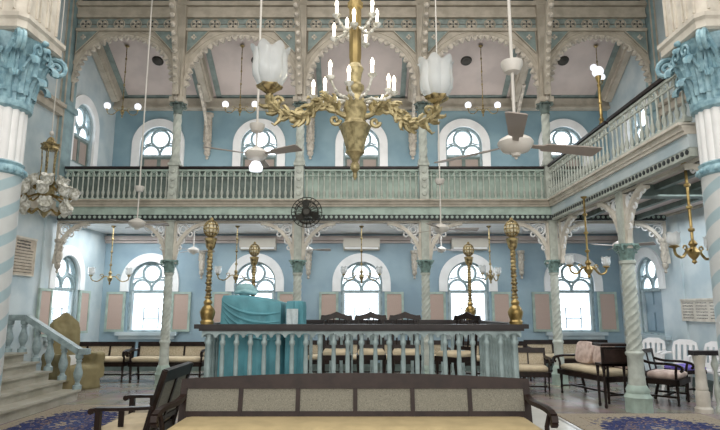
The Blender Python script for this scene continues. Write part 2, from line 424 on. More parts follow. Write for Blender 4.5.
# ------------------------------------------------------------------ windows
def clipz(pts, z0): return [(x, max(z, z0)) for x, z in pts]
WN = [0]
def window(loc, rz, kind, shutters=(-1, 1), closed=False):
    WN[0] += 1
    root = struct(empty('window_%d' % WN[0], loc, rz))
    g = LO if kind == 'lower' else UP
    hw, z0, zs = g['hw'], g['z0'], g['zs']
    zt = zs-.24 if kind == 'lower' else zs-.32        # transom
    # white raised surround
    o = MB(); oh = hw+.22; zb = zt if kind == 'lower' else z0
    outer = [(-oh, zb), (-hw, zb)]+list(reversed(arc(0, zs, hw, 0, PI, 18)))
    outer += [(hw, zb), (oh, zb)]+arc(0, zs, oh, 0, PI, 22)
    o.flat([outer], .06, TR(0, -.03, 0)); o.build('surround', 'white', root)
    # sash frame inside the reveal
    f = MB(); b = hw-.05
    ring = [(-hw, z0), (hw, z0)]+arc(0, zs, hw, 0, PI, 20)
    inner = [(-b, z0+.05), (b, z0+.05)]+arc(0, zs, b, 0, PI, 20)
    f.flat([ring, inner], .1, TR(0, .1, 0))
    f.box((0, .12, zt), (2*b, .09, .08))
    fr = f.build('frame', 'stone', root)
    t = MB(); R = .235 if kind == 'lower' else .25
    cz = zs+hw-.05-R-.02
    t.ring((0, .12, cz), R, .042, 24)
    for s in (-1, 1):
        rr = .25
        P = arc(s*rr*1.02, zt+.03, rr, 0, PI, 12, rr*1.15)
        t.tube([(x, .12, z) for x, z in P], .038, 5)
        t.tube([(s*R*.9, .12, cz-R*.4), (s*b*.97, .12, zt+.33)], .022, 5)
    t.build('tracery', 'stone', root)
    p = MB(); p.flat([[(-b, zt), (b, zt)]+arc(0, zs, b, 0, PI, 20)], .012, TR(0, .14, 0)); p.build('pane', 'pane', root)
    if kind == 'lower':
        s_ = MB()
        for x in (-b+.03, b-.03): s_.box((x, .1, (z0+zt)/2), (.06, .06, zt-z0))
        s_.box((.02, .16, z0+.62), (.4, .03, .03)); s_.box((.02, .16, z0+.34), (.4, .03, .03))
        for x in (-.18, .22): s_.box((x, .16, z0+.36), (.03, .03, .55))
        s_.build('casement', 'paleblue', root)
        q = MB(); q.box((0, .15, (z0+zt)/2), (2*b, .012, zt-z0))
        if closed:
            for x in (-.25, .25): q.box((x, .13, z0+.3), (.36, .02, .42)); q.box((x, .13, z0+.85), (.36, .02, .3))
            q.build('closed_leaf', 'blue', root, smooth=False)
        else: q.build('pane', 'pane', root)
        q = MB(); q.box((0, -.04, z0-.04), (2*hw+.5, .14, .09)); q.box((0, -.02, z0-.13), (2*hw+.34, .07, .1)); q.build('sill', 'paleblue', root)
        for s in shutters:
            h = MB(); w_, h_ = .5, zt-z0-.02; xc = s*(hw+.06+w_/2); zc = (z0+zt)/2
            for d in (-1, 1):
                h.box((xc+d*(w_/2-.03), -.035, zc), (.06, .05, h_)); h.box((xc, -.035, zc+d*(h_/2-.031)), (w_-.118, .046, .058))
            k = h.build('shutter', 'sage', root, smooth=False)
            l = MB(); l.box((xc, -.03, zc), (w_-.12, .03, h_-.12)); l.build('louvre_panel', 'slat', k, smooth=False)
    else:
        for s in (-1, 1):
            h = MB(); w_, h_ = b, zt-z0-.06; xc = s*b/2; zc = (z0+zt)/2
            for d in (-1, 1):
                h.box((xc+d*(w_/2-.025), .09, zc), (.05, .04, h_)); h.box((xc, .09, zc+d*(h_/2-.031)), (w_-.098, .036, .058))
            k = h.build('shutter', 'sage_dark', root, smooth=False)
            l = MB(); l.box((xc, .1, zc), (w_-.1, .03, h_-.1)); l.build('louvre_panel', 'slat2', k, smooth=False)
    return root
for x in WX: window((x, YB, 0), 0, 'lower')
for x in WX: window((x, YB, 0), 0, 'upper')
window((-XW, LWY, 0), PI/2, 'lower', (-1, 1)); window((-XW, LUY, 0), PI/2, 'upper')
window((XW, 13.35, 0), -PI/2, 'lower', (), True); window((XW, LUY, 0), -PI/2, 'upper')

# ------------------------------------------------------------------ columns of the gallery
def twist(z0, z1, r0, r1, lobes=5, turns=6., depth=.13, n=20, m=72):
    rings = []
    for i in range(m+1):
        u = i/m; z = z0+(z1-z0)*u; r = r0+(r1-r0)*u
        rings.append([V((r*(1+depth*math.cos(lobes*(t-2*PI*turns*u/lobes)))*math.cos(t), r*(1+depth*math.cos(lobes*(t-2*PI*turns*u/lobes)))*math.sin(t), z)) for t in [2*PI*j/n for j in range(n)]])
    return rings
def leafcap(mb, z0, z1, r0, r1, n=8):
    """bell with a ring of curled leaves"""
    h = z1-z0
    mb.lathe([(r0, z0), (r0*1.25, z0+.03*h), (r0, z0+.1*h), (r0*1.05, z0+.5*h), (r1*.85, z0+.85*h), (r1*.8, z0+.86*h)], n=12)
    for row, (a, b, off) in enumerate(((.08, .55, 0), (.35, .92, .5))):
        for k in range(n):
            t = 2*PI*(k+off)/n; e = V((math.cos(t), math.sin(t), 0)); q = V((-math.sin(t), math.cos(t), 0))
            rr = r0*1.06; wd = 2*PI*rr/n*.46
            for w0, w1, p in ((1, 1.15, None),):
                pts = [(rr, a, .8), (rr*1.04, a+(b-a)*.45, 1.1), (rr*1.18, a+(b-a)*.8, 1.0), (rr*1.42, b, .6), (rr*1.55, b-.08, .25)]
                vs = []; fs = []
                for (R, zz, wf) in pts:
                    z = z0+zz*h
                    vs += [e*R*.96-q*wd*wf+V((0, 0, z)), e*(R*1.06)+V((0, 0, z)), e*R*.96+q*wd*wf+V((0, 0, z))]
                for i in range(len(pts)-1):
                    for j in (0, 1): fs.append((i*3+j, i*3+j+1, i*3+4+j, i*3+3+j))
                mb.add(vs, fs)
    mb.box((0, 0, z1-.04*h), (r1*1.9, r1*1.9, h*.12)); mb.box((0, 0, z1-.04*h), (r1*1.9, r1*1.9, h*.12), rz=PI/4)
    for k in range(4):
        t = PI/4+k*PI/2; e = V((math.cos(t), math.sin(t), 0))
        sp = [e*(r1*1.12+.16*h*(1-i/14)*math.cos(i*.8))+V((0, 0, z1-.26*h+.16*h*(1-i/14)*math.sin(i*.8))) for i in range(13)]
        mb.tube(sp, .045*h+.004, 5)

def column(upper):
    root = empty('gallery_column'); q = .86 if upper else 1.05
    m = MB(); m.lathe([(.2*q, 0), (.2*q, .2), (.21*q, .22), (.17*q, .28), (.18*q, .33), (.14*q, .4)], n=8); m.build('base', 'sage', root)
    m = MB(); m.lathe([(.125*q, .4), (.12*q, .5), (.125*q, .52), (.115*q, .56), (.112*q, .84), (.135*q, .87), (.135*q, .9), (.11*q, .93)], n=14)
    m.loft(twist(.93, 2.3, .108*q, .096*q, 5, 11., .12, 20, 120)); m.lathe([(.1*q, 2.3), (.125*q, 2.32), (.125*q, 2.36), (.1*q, 2.38)], n=12)
    m.build('shaft', 'sage_l', root)
    m = MB(); leafcap(m, 2.36, 2.63, .1, .15); m.build('capital', 'cap', root)
    m = MB()
    zt = 3.96
    m.box((0, 0, (2.63+zt)/2), (.165, .18, zt-2.63))
    for s in (-1, 1):
        m.box((s*.065, -.095, 3.3), (.03, .02, 1.0))
    m.box((0, 0, 3.52), (.26, .26, .05))
    m.build('post', 'sage_l', root, smooth=False)
    if upper:
        m = MB(); m.box((0, 0, 4.37), (.2, .2, .86)); m.box((0, 0, 4.79), (.25, .25, .06))
        for k in range(4): m.lathe([(.0, 0), (.06, .005), (.05, .02), (0, .025)], n=8, T=TR(0, -.1, 4.12+.17*k) @ RX(PI/2))
        m.build('rail_post', 'sage_l', root, smooth=False)
        m = MB(); m.lathe([(.12, 4.82), (.13, 4.86), (.1, 4.94)], n=14); m.loft(twist(4.94, 6.0, .092, .085, 5, 5., .1)); m.build('upper_shaft', 'sage_l', root)
        m = MB(); leafcap(m, 5.98, 6.24, .09, .15); m.build('upper_capital', 'sage_dark', root)
        m = MB(); m.box((0, 0, 7.58), (.23, .3, 2.66)); m.box((0, 0, 6.3), (.32, .36, .12))
        for s in (-1, 1): m.box((s*.09, -.155, 7.5), (.03, .03, 2.3))
        m.build('upper_post', 'cream', root, smooth=False)
    return root
c0 = column(True)
names = ['outer left column of the back gallery, beside the two-bench corner', 'inner left column of the back gallery, behind the black cage fan',
         'inner right column of the back gallery, right of the central window', 'outer right column of the back gallery, where the side gallery turns']
for i, x in enumerate(CX):
    o = c0 if i == 0 else copy_tree(c0)
    place(o, (x, YC, 0)); tag(o, 'pale sage twisted column, '+names[i], 'column', 'columns carrying the back gallery')
o = column(False); place(o, (4.36, 9.1, 0)); tag(o, 'twisted pale column on blue-green base under the right side gallery, beside the wooden stand', 'column')

# ------------------------------------------------------------------ upper arcade screens
def arcade(a, b, label):
    cx = (a+b)/2; hw = (b-a)/2-.115
    root = empty('arcade_arch', (cx, YC, 6.2))
    Z = lambda z: z-6.2
    R = hw-.012; zc = 7.92-R
    Rz = R
    m = MB()
    pl = [(-hw, Z(6.3)), (-R, Z(6.3))]+list(reversed(arc(0, Z(zc), R, 0, PI, 24)))+[(R, Z(6.3)), (hw, Z(6.3)), (hw, Z(8.06)), (-hw, Z(8.06))]
    m.flat([pl], .1); m.build('spandrel_board', 'cream', root, smooth=False)
    m = MB()
    for q, w_ in ((R+.02, .025), (R+.12, .018)):
        m.tube([(x, -.05, z) for x, z in arc(0, Z(zc), q, 0.0 if q < hw+.02 else .35, PI if q < hw+.02 else PI-.35, 28)], w_, 6)
    m.build('archivolt', 'cream', root)
    m = MB(); n = 25; N = n*8
    ins = []
    for i in range(N+1):
        t = PI*i/N; q = R-.015-.1*abs(math.sin(PI*i/8))**.85; ins.append((q*math.cos(t), Z(zc)+q*math.sin(t)))
    out = [(x, z) for x, z in arc(0, Z(zc), R+.02, 0, PI, 40)]
    m.flat([out+ins[::-1]], .07, TR(0, -.03, 0)); m.build('fringe', 'fringe', root)
    for s in (-1, 1):
        m = MB(); x0 = s*(hw-.03); m.prism([(x0, Z(8.0)), (x0-s*.5, Z(8.0)), (x0, Z(7.45))], .03, TR(0, -.062, 0))
        k = m.build('spandrel_panel', 'teal', root, smooth=False)
        m = MB()
        for j in range(4):
            t = j*PI/2; m.ball((x0-s*.15+.04*math.cos(t), -.085, Z(7.85)+.04*math.sin(t)), .03, 6, (1, .4, 1))
        m.build('rosette', 'fringe', k)
        m = MB(); p = [(x0, -.085, Z(8.0)), (x0-s*.5, -.085, Z(8.0)), (x0, -.085, Z(7.45))]
        m.tube(p, .018, 5, closed=True); m.build('moulding', 'cream', k)
    m = MB(); m.box((0, 0, Z(8.2)), (2*hw, .06, .3)); m.build('frieze_panel', 'teal2', root, smooth=False)
    m = MB(); n = 6
    for i in range(n):
        x = -hw+(i+.5)*2*hw/n
        for j in range(4):
            t = PI/4+j*PI/2; m.ball((x+.065*math.cos(t), -.035, Z(8.2)+.065*math.sin(t)), .05, 7, (1, .35, 1))
        m.ring((x, -.04, Z(8.2)), .125, .014, 14, 4)
    m.box((0, -.032, Z(8.2)), (2*hw, .008, .02)); m.build('frieze_ornament', 'cream', root)
    m = MB()
    for i in range(n):
        x = -hw+(i+.5)*2*hw/n
        for j in range(4):
            t = j*PI/2; m.ball((x+.06*math.cos(t), -.045, Z(8.2)+.06*math.sin(t)), .024, 6, (1, .4, 1))
    m.box((0, -.04, Z(8.2)), (2*hw, .006, .012)); m.build('frieze_piercing', 'dark', root)
    m = MB()
    for z, h, d in ((8.04, .07, .16), (8.38, .08, .18), (8.52, .2, .12), (8.68, .1, .26)): m.box((0, -.02, Z(z)), (2*hw, d, h))
    m.build('cornice', 'cream', root, smooth=False)
    tag(root, label, 'arch', 'scalloped arches of the upper arcade')
    return root
ends = ['first from the left wall', 'second from the left, behind the left tulip shade', 'the middle one behind the big brass chandelier', 'second from the right, behind the right tulip shade', 'last before the right wall']
for (a, b), e in zip(bays, ends): arcade(a, b, 'cream arcade arch with scalloped fringe, '+e)

# curved ribs springing forward from the upper posts
def rib(x, dx, label):
    root = empty('roof_bracket', (x, YC-.18, 6.4))
    P = bez((0, 0, 0), (.12*dx, -.25, 1.0), (.5*dx, -1.0, 1.9), (1.1*dx, -2.2, 2.6), 18)
    m = MB()
    for i in range(18): m.bar(P[i], P[i+1], .12, .2)
    m.build('rib', 'cream', root, smooth=False)
    m = MB()
    for i in range(19):
        p = P[i]; m.ball((p.x, p.y-.02-.004*i, p.z-.1-.002*i), .06, 6)
    m.tube([(p.x, p.y-.01, p.z-.08) for p in P], .02, 4); m.build('fringe', 'fringe', root)
    tag(root, label, 'roof bracket', 'fringed roof brackets on the upper posts')
rib(CX[0], .32, 'cream fringed roof bracket curving off the outer left post'); rib(CX[1], .0, 'cream fringed roof bracket just right of the left tulip shade')
rib(CX[2], .0, 'cream fringed roof bracket just above the right tulip shade'); rib(CX[3], -.32, 'cream fringed roof bracket curving off the outer right post')

# hanging wall brackets behind the gallery
def pendant(h):
    root = empty('wall_bracket')
    m = MB(); m.lathe([(.02, 0), (.05, .03), (.03, .08), (.08, .13), (.09, .2), (.07, .22), (.1, .3), (.11, .42), (.09, .46), (.1, .5), (.1, h-.1), (.14, h-.06), (.14, h)], n=10)
    m.build('corbel', 'fringe', root)
    m = MB()
    for i in range(int((h-.5)/.09)):
        m.ball((.09, -.04, .5+i*.09), .03, 6); m.ball((-.09, -.04, .5+i*.09), .03, 6)
    for s in (-1, 1): m.bar((s*.09, -.03, .48), (s*.09, -.03, h-.1), .03)
    m.box((0, -.06, .5), (.2, .03, .04))
    m.build('beading', 'cream', root)
    return root
p0 = pendant(1.3)
m = MB(); P = bez((0, -.08, .5), (0, -.1, 1.05), (0, -.45, 1.3), (0, -1.05, 1.72), 12)
for i in range(12): m.bar(P[i], P[i+1], .08, .06)
for (y, z, r) in ((-.2, 1.12, .1), (-.42, 1.38, .08), (-.68, 1.56, .06), (-.16, .86, .05)): m.ring((0, y, z), r, .02, 12, 4, 'YZ')
m.build('fretted_arm', 'fringe', p0)
for i, x in enumerate(CX):
    o = p0 if i == 0 else copy_tree(p0)
    place(o, (x, YB-.12, 5.6)); tag(o, ['grey carved wall bracket left of the second upper window', 'grey carved wall bracket right of the second upper window', 'grey carved wall bracket left of the fourth upper window', 'grey carved wall bracket right of the fourth upper window'][i], 'wall bracket', 'carved brackets on the upper back wall')
p1 = pendant(.75)
lx0 = 0
lx = [(CX[0], YB-.12), (CX[1], YB-.12), (CX[2], YB-.12), (CX[3], YB-.12), (-XW+.18, YC), (XW-.18, YC)]
ll = ['left of the second lower window', 'between second and middle lower windows', 'between middle and fourth lower windows', 'right of the fourth lower window', 'on the left wall pilaster beside the plaque', 'on the right wall pilaster above the board']
for i, (x, y) in enumerate(lx):
    o = p1 if i == 0 else copy_tree(p1)
    place(o, (x, y, 2.35)); o.scale = (.75, .75, 1); tag(o, 'small pale carved corbel '+ll[i], 'wall bracket', 'carved corbels under the gallery')

# ------------------------------------------------------------------ lower arches (filigree brackets)
def lowarch(L, root_name='gallery_arch'):
    """spans -L/2..L/2 along local x, springing z 2.8, crown under beam at 3.48"""
    root = empty(root_name); hw = L/2-.085; H0, H1 = 2.56, 3.5
    for s in (-1, 1):
        rw = min(.74, hw*.62); rh = H1-H0-.05
        P = [(s*(hw-rw+rw*math.cos(t)), H0+rh*math.sin(t)) for t in [PI/2*i/14 for i in range(15)]]
        m = MB(); 
        for q in range(14): m.bar((P[q][0], 0, P[q][1]), (P[q+1][0], 0, P[q+1][1]), .11, .075)
        m.box((s*(hw-.02), 0, (H0+H1)/2), (.05, .1, H1-H0)); m.box((s*(hw-rw/2-.05), 0, H1-.02), (rw+.1, .1, .05))
        k = m.build('bracket', 'cream_l', root, smooth=False)
        f = MB()
        cx_, cz_ = s*(hw-.17), H1-.19
        f.ring((cx_, 0, cz_), .12, .02, 14, 4); f.ring((cx_, 0, cz_), .06, .016, 10, 4)
        for (ox, oz, r) in ((-.3, .07, .085), (.03, -.24, .075), (-.47, .1, .05), (.06, -.4, .045), (-.16, -.1, .05)):
            f.ring((cx_+s*ox, 0, cz_+oz), r, .018, 12, 4)
        for t in [PI/2*i/5 for i in range(1, 5)]:
            f.bar((s*(hw-rw+rw*math.cos(t)), 0, H0+rh*math.sin(t)), (s*(hw-.02), 0, H1-.02), .015)
        f.build('filigree', 'white', k)
    m = MB(); m.box((0, 0, H1-.02), (2*hw, .1, .05)); m.build('head_rail', 'cream', root, smooth=False)
    return root
la = lowarch(2.8)
lab = ['far left bay over the covered armchair corner', 'second bay left of the turquoise reading desk', 'middle bay in front of the central window', 'fourth bay right of the central window', 'far right bay against the right wall']
for i, (a, b) in enumerate(bays):
    o = la if i == 0 else copy_tree(la)
    o.location = ((a+b)/2, YC, 0); o.scale = ((b-a)/2.8, 1, 1)
    tag(o, 'cream filigree arch under the back gallery, '+lab[i], 'arch', 'filigree arches under the back gallery')
for i, (y0, y1, l) in enumerate(((9.1, YC-.09, 'beyond the pale green-based column'), (6.4, 9.1, 'between green-based column and big striped column'))):
    o = copy_tree(la); o.location = (4.36, (y0+y1)/2, 0); o.rotation_euler = (0, 0, PI/2); o.scale = ((y1-y0)/2.8, 1, 1)
    tag(o, 'cream filigree arch under the right side gallery, '+l, 'arch', 'filigree arches under the side gallery')

# ------------------------------------------------------------------ gallery balustrades and fascias
def fascia(name, L, loc, rz, c1='cream', c2='dark', c3='sage', c4='sage'):
    root = struct(empty(name, loc, rz))
    m = MB(); m.box((0, 0, 3.89), (L, .2, .08)); m.box((0, -.02, 3.94), (L, .26, .035)); m.box((0, 0, 3.825), (L, .16, .05)); m.build('cornice', c1, root, smooth=False)
    m = MB(); m.box((0, .02, 3.715), (L, .12, .18)); m.build('band', c4, root, smooth=False)
    m = MB(); m.box((0, .02, 3.57), (L, .1, .12)); m.build('frieze', c2, root, smooth=False)
    m = MB(); n = int(L/.11)
    for i in range(n):
        m.lathe([(.0, 0), (.034, .0), (.034, .012), (0, .014)], n=8, T=TR(-L/2+(i+.5)*L/n, -.03, 3.575) @ RX(PI/2))
    m.build('frieze_studs', c3, root)
    return root
fascia('trim_1', 2*XW-.3, (0, YC-.12, 0), 0)
fascia('trim_2', 5.3, (4.22, 9.5, 0), -PI/2, 'cream_l', 'sage_l', 'dark', 'paleblue')

def balustrade(L, n, back, rm='sage'):
    root = empty('gallery_railing')
    m = MB(); m.box((0, 0, .77), (L, .1, .05)); m.build('handrail', 'rail', root, smooth=False)
    m = MB(); m.box((0, 0, .03), (L, .1, .06)); m.box((0, 0, .71), (L, .05, .04)); m.box((0, 0, .58), (L, .03, .02))
    k = 3
    for i in range(n//2):
        x = -L/2+(i+.5)*L/(n//2); w_ = L/n*.8
        m.tube([(a, -.01, b) for a, b in arc(x, .58, w_, 0, PI, 8, .1)], .012, 4)
        m.ring((x, -.01, .63), .028, .009, 8, 4)
    m.build('rails', rm, root)
    b = MB(); b.lathe([(.03, .06), (.032, .09), (.018, .11), (.034, .17), (.036, .2), (.016, .27), (.018, .3), (.013, .33), (.015, .5), (.022, .53), (.012, .56), (.02, .6), (.014, .7)], n=7)
    o = b.build('baluster', 'sage_l', root)
    for i in range(n):
        q = o if i == 0 else o.copy()
        if i: COL.objects.link(q); q.parent = root
        q.location = (-L/2+(i+.5)*L/n, 0, 0)
    if back:
        m = MB(); m.box((0, .07, .4), (L, .015, .68)); m.build('backing_board', back, root, smooth=False)
    return root
for i, (a, b) in enumerate(bays):
    a2 = a+.13 if i == 0 else a+.11; b2 = b-.13 if i == 4 else b-.11
    o = balustrade(b2-a2, 20, 'sage_dark' if i in (0, 1, 4) else 'sage')
    place(o, ((a2+b2)/2, YC, 3.955))
    tag(o, 'pale sage balustrade on the back gallery, '+['leftmost section by the left wall', 'second section, behind the left ceiling fan', 'middle section behind the big chandelier foot', 'fourth section, left of the right corner', 'short section hidden past the right corner'][i], 'balustrade', 'balustrades of the back gallery')
for i, (y0, y1) in enumerate(((9.14, YC-.1), (6.86, 9.06))):
    o = balustrade(y1-y0, 20 if i == 0 else 14, None, 'sage_l'); place(o, (4.22, (y0+y1)/2, 3.98), -PI/2)
    tag(o, 'pale balustrade on the right side gallery, '+['far section running to the back corner', 'near section beside the big striped column'][i], 'balustrade', 'balustrades of the side gallery')

# ------------------------------------------------------------------ the two big striped columns
def bigcol(loc, label):
    root = empty('giant_column', loc)
    m = MB(); m.lathe([(.36, 0), (.36, .1), (.33, .13), (.345, .2), (.31, .26), (.3, .3)], n=28); m.build('base', 'white', root)
    m = MB(); n = 40
    rings = []
    for i in range(61):
        u = i/60; z = .3+(3.18-.3)*u; r = .3-.005*u
        rings.append([V((r*math.cos(t), r*math.sin(t), z)) for t in [2*PI*j/n for j in range(n)]])
    m.loft(rings); m.build('shaft', 'big', root)
    m = MB(); m.lathe([(.29, 3.16), (.32, 3.18), (.33, 3.22), (.32, 3.26), (.3, 3.28), (.315, 3.31), (.29, 3.33)], n=32)
    for j in range(20):
        t = 2*PI*j/20; m.ball((.325*math.cos(t), .325*math.sin(t), 3.22), .03, 6)
    m.build('collar', 'aqua', root)
    m = MB(); m.lathe([(.27, 3.33), (.27, 3.98)], n=108, fn=lambda t, z: 1+.08*abs(math.cos(9*t))); m.build('fluted_neck', 'white', root)
    m = MB(); m.lathe([(.28, 3.96), (.33, 3.99), (.34, 4.03), (.33, 4.07), (.3, 4.08)], n=32)
    z0, h = 4.06, .8
    m.lathe([(.3, z0), (.3, z0+.4*h), (.34, z0+.7*h), (.44, z0+.97*h), (.44, z0+h)], n=28)
    def leaf(t, za, zb, rr, wd, cr):
        e = V((math.cos(t), math.sin(t), 0)); q = V((-math.sin(t), math.cos(t), 0)); vs = []; fs = []
        path = []; lean = .12
        for i in range(8): u = i/7; path.append((rr+lean*u*u*(zb-za), za+(zb-za-cr)*u, 1.0-.1*u))
        r0, z0_ = path[-1][0], path[-1][1]
        for i in range(1, 8): f = i*.5; path.append((r0+cr*(1-math.cos(f)), z0_+cr*math.sin(f), .9-.09*i))
        for i, (Rr, z, wf) in enumerate(path):
            lobe = 1+.28*math.sin(i*2.1)
            for a, b in ((-1.15*lobe, -.035), (-.75, .015), (-.35, 0.), (0, .035), (.35, 0.), (.75, .015), (1.15*lobe, -.035)):
                vs.append(e*(Rr+b)+q*(wd*wf*a)+V((0, 0, z)))
        for i in range(len(path)-1):
            for j in range(6): fs.append((i*7+j, i*7+j+1, i*7+8+j, i*7+7+j))
        m.add(vs, fs)
    for k in range(8): leaf(2*PI*k/8, z0, z0+.42*h, .31, .1, .075)
    for k in range(8): leaf(2*PI*(k+.5)/8, z0+.12*h, z0+.7*h, .33, .105, .085)
    for k in range(4):
        for s in (-1, 1):
            t = PI/4+k*PI/2; e = V((math.cos(t), math.sin(t), 0)); q = V((-math.sin(t), math.cos(t), 0))*s
            P = [e*.34+q*.1+V((0, 0, z0+.45*h)), e*.4+q*.09+V((0, 0, z0+.65*h)), e*.5+q*.05+V((0, 0, z0+.82*h))]
            cc = e*.56+V((0, 0, z0+.8*h))+q*.025
            for i in range(20):
                a = PI*.75-i*.55; r = .135*(1-i/22); P.append(cc+e*r*math.cos(a)+V((0, 0, r*math.sin(a))))
            m.tube(P, [.036-.0009*i for i in range(len(P))], 6)
        t = k*PI/2; e = V((math.cos(t), math.sin(t), 0)); q = V((-math.sin(t), math.cos(t), 0))
        for s in (-1, 1):
            P = [e*.35+q*s*.2+V((0, 0, z0+.5*h))]; cc = e*.44+q*s*.09+V((0, 0, z0+.82*h))
            for i in range(16):
                a = -PI*.2+i*.5; r = .09*(1-i/18); P.append(cc+q*s*r*math.cos(a)+V((0, 0, r*math.sin(a))))
            m.tube(P, .02, 5)
        m.ball(tuple(e*.46+V((0, 0, z0+1.0*h))), .05, 8, (1, 1, .7))
    for k in range(8): leaf(2*PI*k/8, z0+.42*h, z0+.92*h, .36, .065, .05)
    m.build('capital', 'aqua', root)
    m = MB(); za = z0+h
    def sq(a, cch): return [(-a+cch, -a), (a-cch, -a), (a, -a+cch), (a, a-cch), (a-cch, a), (-a+cch, a), (-a, a-cch), (-a, -a+cch)]
    m.loft([[V((x, y, za+dz)) for x, y in sq(a, a*.16)] for a, dz in ((.42, -.02), (.46, 0.), (.46, .09), (.49, .12), (.49, .17), (.43, .2))])
    m.build('abacus', 'cream_l', root, smooth=False)
    m = MB(); m.loft([[V((x, y, z)) for x, y in sq(.4, .12)] for z in (za+.2, 9.4)])
    for k in range(4):
        for x in (-.22, 0, .22):
            for d in (-.075, .075): m.box((x+d, -.41, za+2.3), (.022, .03, 4.1), T=RZ(k*PI/2))
    m.build('impost_block', 'cream_l', root, smooth=False)
    tag(root, label, 'column', 'giant striped columns')
bigcol((-4.42, 6.5, 0), 'giant blue and white spiral striped column at the left edge')
bigcol((4.42, 6.5, 0), 'giant blue and white spiral striped column at the right edge')

# ------------------------------------------------------------------ small gasoliers
def tulip(r, h, n=12, lobes=6, flare=1.0):
    m = MB(); rings = []
    for (a, z) in ((.35, 0), (.7, .08), (.95, .28), (1.0, .5), (.95, .7), (1.0*flare, .92), (1.12*flare, 1.)):
        ring_ = []
        for j in range(n*2):
            t = 2*PI*j/(n*2); k_ = 1.05-.17*(1-abs(math.cos(lobes*t/2)))**1.5; ring_.append(V((r*a*k_*math.cos(t), r*a*k_*math.sin(t), h*z+(.07*h*math.cos(lobes*t) if z > .85 else 0))))
        rings.append(ring_)
    m.loft(rings, cap=False)
    rin = [[p*1 for p in r_] for r_ in reversed(rings)]
    rin = [[V((p.x*.93, p.y*.93, p.z+.002)) for p in r_] for r_ in rin]
    m.loft(rin, cap=False)
    return m
def gasolier(rod, span, mat, shade='glass', thick=1.0, shade_r=.07):
    root = empty('gasolier')
    m = MB(); t = thick
    m.lathe([(.004, -.16), (.02*t, -.13), (.012*t, -.1), (.035*t, -.05), (.05*t, 0), (.03*t, .05), (.02*t, .08), (.035*t, .12), (.018*t, .17)], n=10)
    m.build('body', mat, root)
    m = MB(); m.tube([(0, 0, .15), (0, 0, rod)], .011*t, 7)
    k = int(rod/.3)
    for i in range(1, k): m.lathe([(.012*t, -.03), (.024*t, -.015), (.024*t, .015), (.012*t, .03)], (0, 0, rod*i/k), n=8)
    m.lathe([(.02, -.05), (.05, -.02), (.06, 0)], (0, 0, rod), n=10)
    m.build('rod', mat, root)
    for s in (-1, 1):
        P = bez((s*.03, 0, .02), (s*span*.35, 0, .13), (s*span*.45, 0, -.13), (s*span*.8, 0, -.07), 8)+bez((s*span*.8, 0, -.07), (s*span*1.0, 0, -.05), (s*span, 0, 0), (s*span, 0, .05), 5)[1:]
        m = MB(); m.tube(P, .011*t, 6)
        sc = [V((s*(span*.42+.05*math.cos(a)*(1-a/9)), 0, .05+.05*math.sin(a)*(1-a/9))) for a in [i*.6 for i in range(11)]]
        m.tube(sc, .007*t, 5); m.lathe([(.012, .03), (.04*t, .06), (.03*t, .075)], (s*span, 0, 0), n=10)
        a = m.build('arm', mat, root)
        g = tulip(shade_r, shade_r*2.2) if shade != 'globe' else MB().ball((0, 0, .08), .085, 12); sh = g.build('lamp_shade', shade, a); sh.location = (s*span, 0, .07)
    return root
def place_gas(o, loc, rz, label, group): place(o, loc, rz); tag(o, label, 'chandelier', group)
def slope_z(y): return 8.93-(y-YC)*math.tan(sl)
for l, r, t in (((-6.0, 13.3, 6.45), .1, 'two-arm gallery lamp with white globes in the far left bay'), ((-3.05, 13.3, 6.5), .0, 'two-arm gallery lamp with white globes behind the left tulip shade'), ((3.05, 13.3, 6.48), 0, 'two-arm gallery lamp with white globes behind the right tulip shade'), ((6.0, 13.3, 7.35), .9, 'small two-arm gallery lamp high in the far right bay')):
    place_gas(gasolier(slope_z(13.3)-l[2]-.035, .37, 'brass_old', 'globe'), l, r, t, 'two-arm lamps hanging in the back gallery')
for l, r, t in (((-6.0, 13.3, 2.3), .25, 'two-arm brass lamp hanging in the far left corner under the gallery'), ((-3.0, 13.3, 2.33), .1, 'two-arm brass lamp hanging above the turquoise reading desk'), ((0.0, 13.3, 2.33), .0, 'two-arm brass lamp hanging before the central lower window'), ((3.08, 13.3, 2.33), .9, 'two-arm brass lamp hanging right of the rear brass standard')):
    place_gas(gasolier(3.558-l[2], .42, 'brass_old', 'glass', 1.3, .08), l, r, t, 'two-arm lamps hanging under the back gallery')
g2 = gasolier(1.335, .41, 'brass', 'glass', 1.7, .075)
place_gas(g2, (4.08, 10.0, 2.28), .35, 'thick gilt two-arm lamp hanging before the far right window', 'thick gilt lamps under the side gallery')
o = gasolier(1.265, .43, 'brass', 'glass', 1.8, .08); place_gas(o, (4.56, 7.6, 2.35), .5, 'thick gilt two-arm lamp hanging beside the right striped column', 'thick gilt lamps under the side gallery')

# lamp standard on the side gallery rail
root = empty('rail_lamp', (4.22, 9.35, 4.778))
m = MB(); m.lathe([(.045, 0), (.05, .02), (.03, .05), (.045, .1), (.025, .13), (.03, .35), (.022, .37), (.035, .4), (.024, .43), (.026, .7), (.035, .73), (.02, .76), (.05, .86), (.055, .9)], n=10); m.build('post', 'brass', root)
m = MB(); m.ball((0, 0, .98), .1, 12); m.build('globe', 'globe', root)
tag(root, 'brass lamp standard with white globe on the right gallery rail', 'lamp')

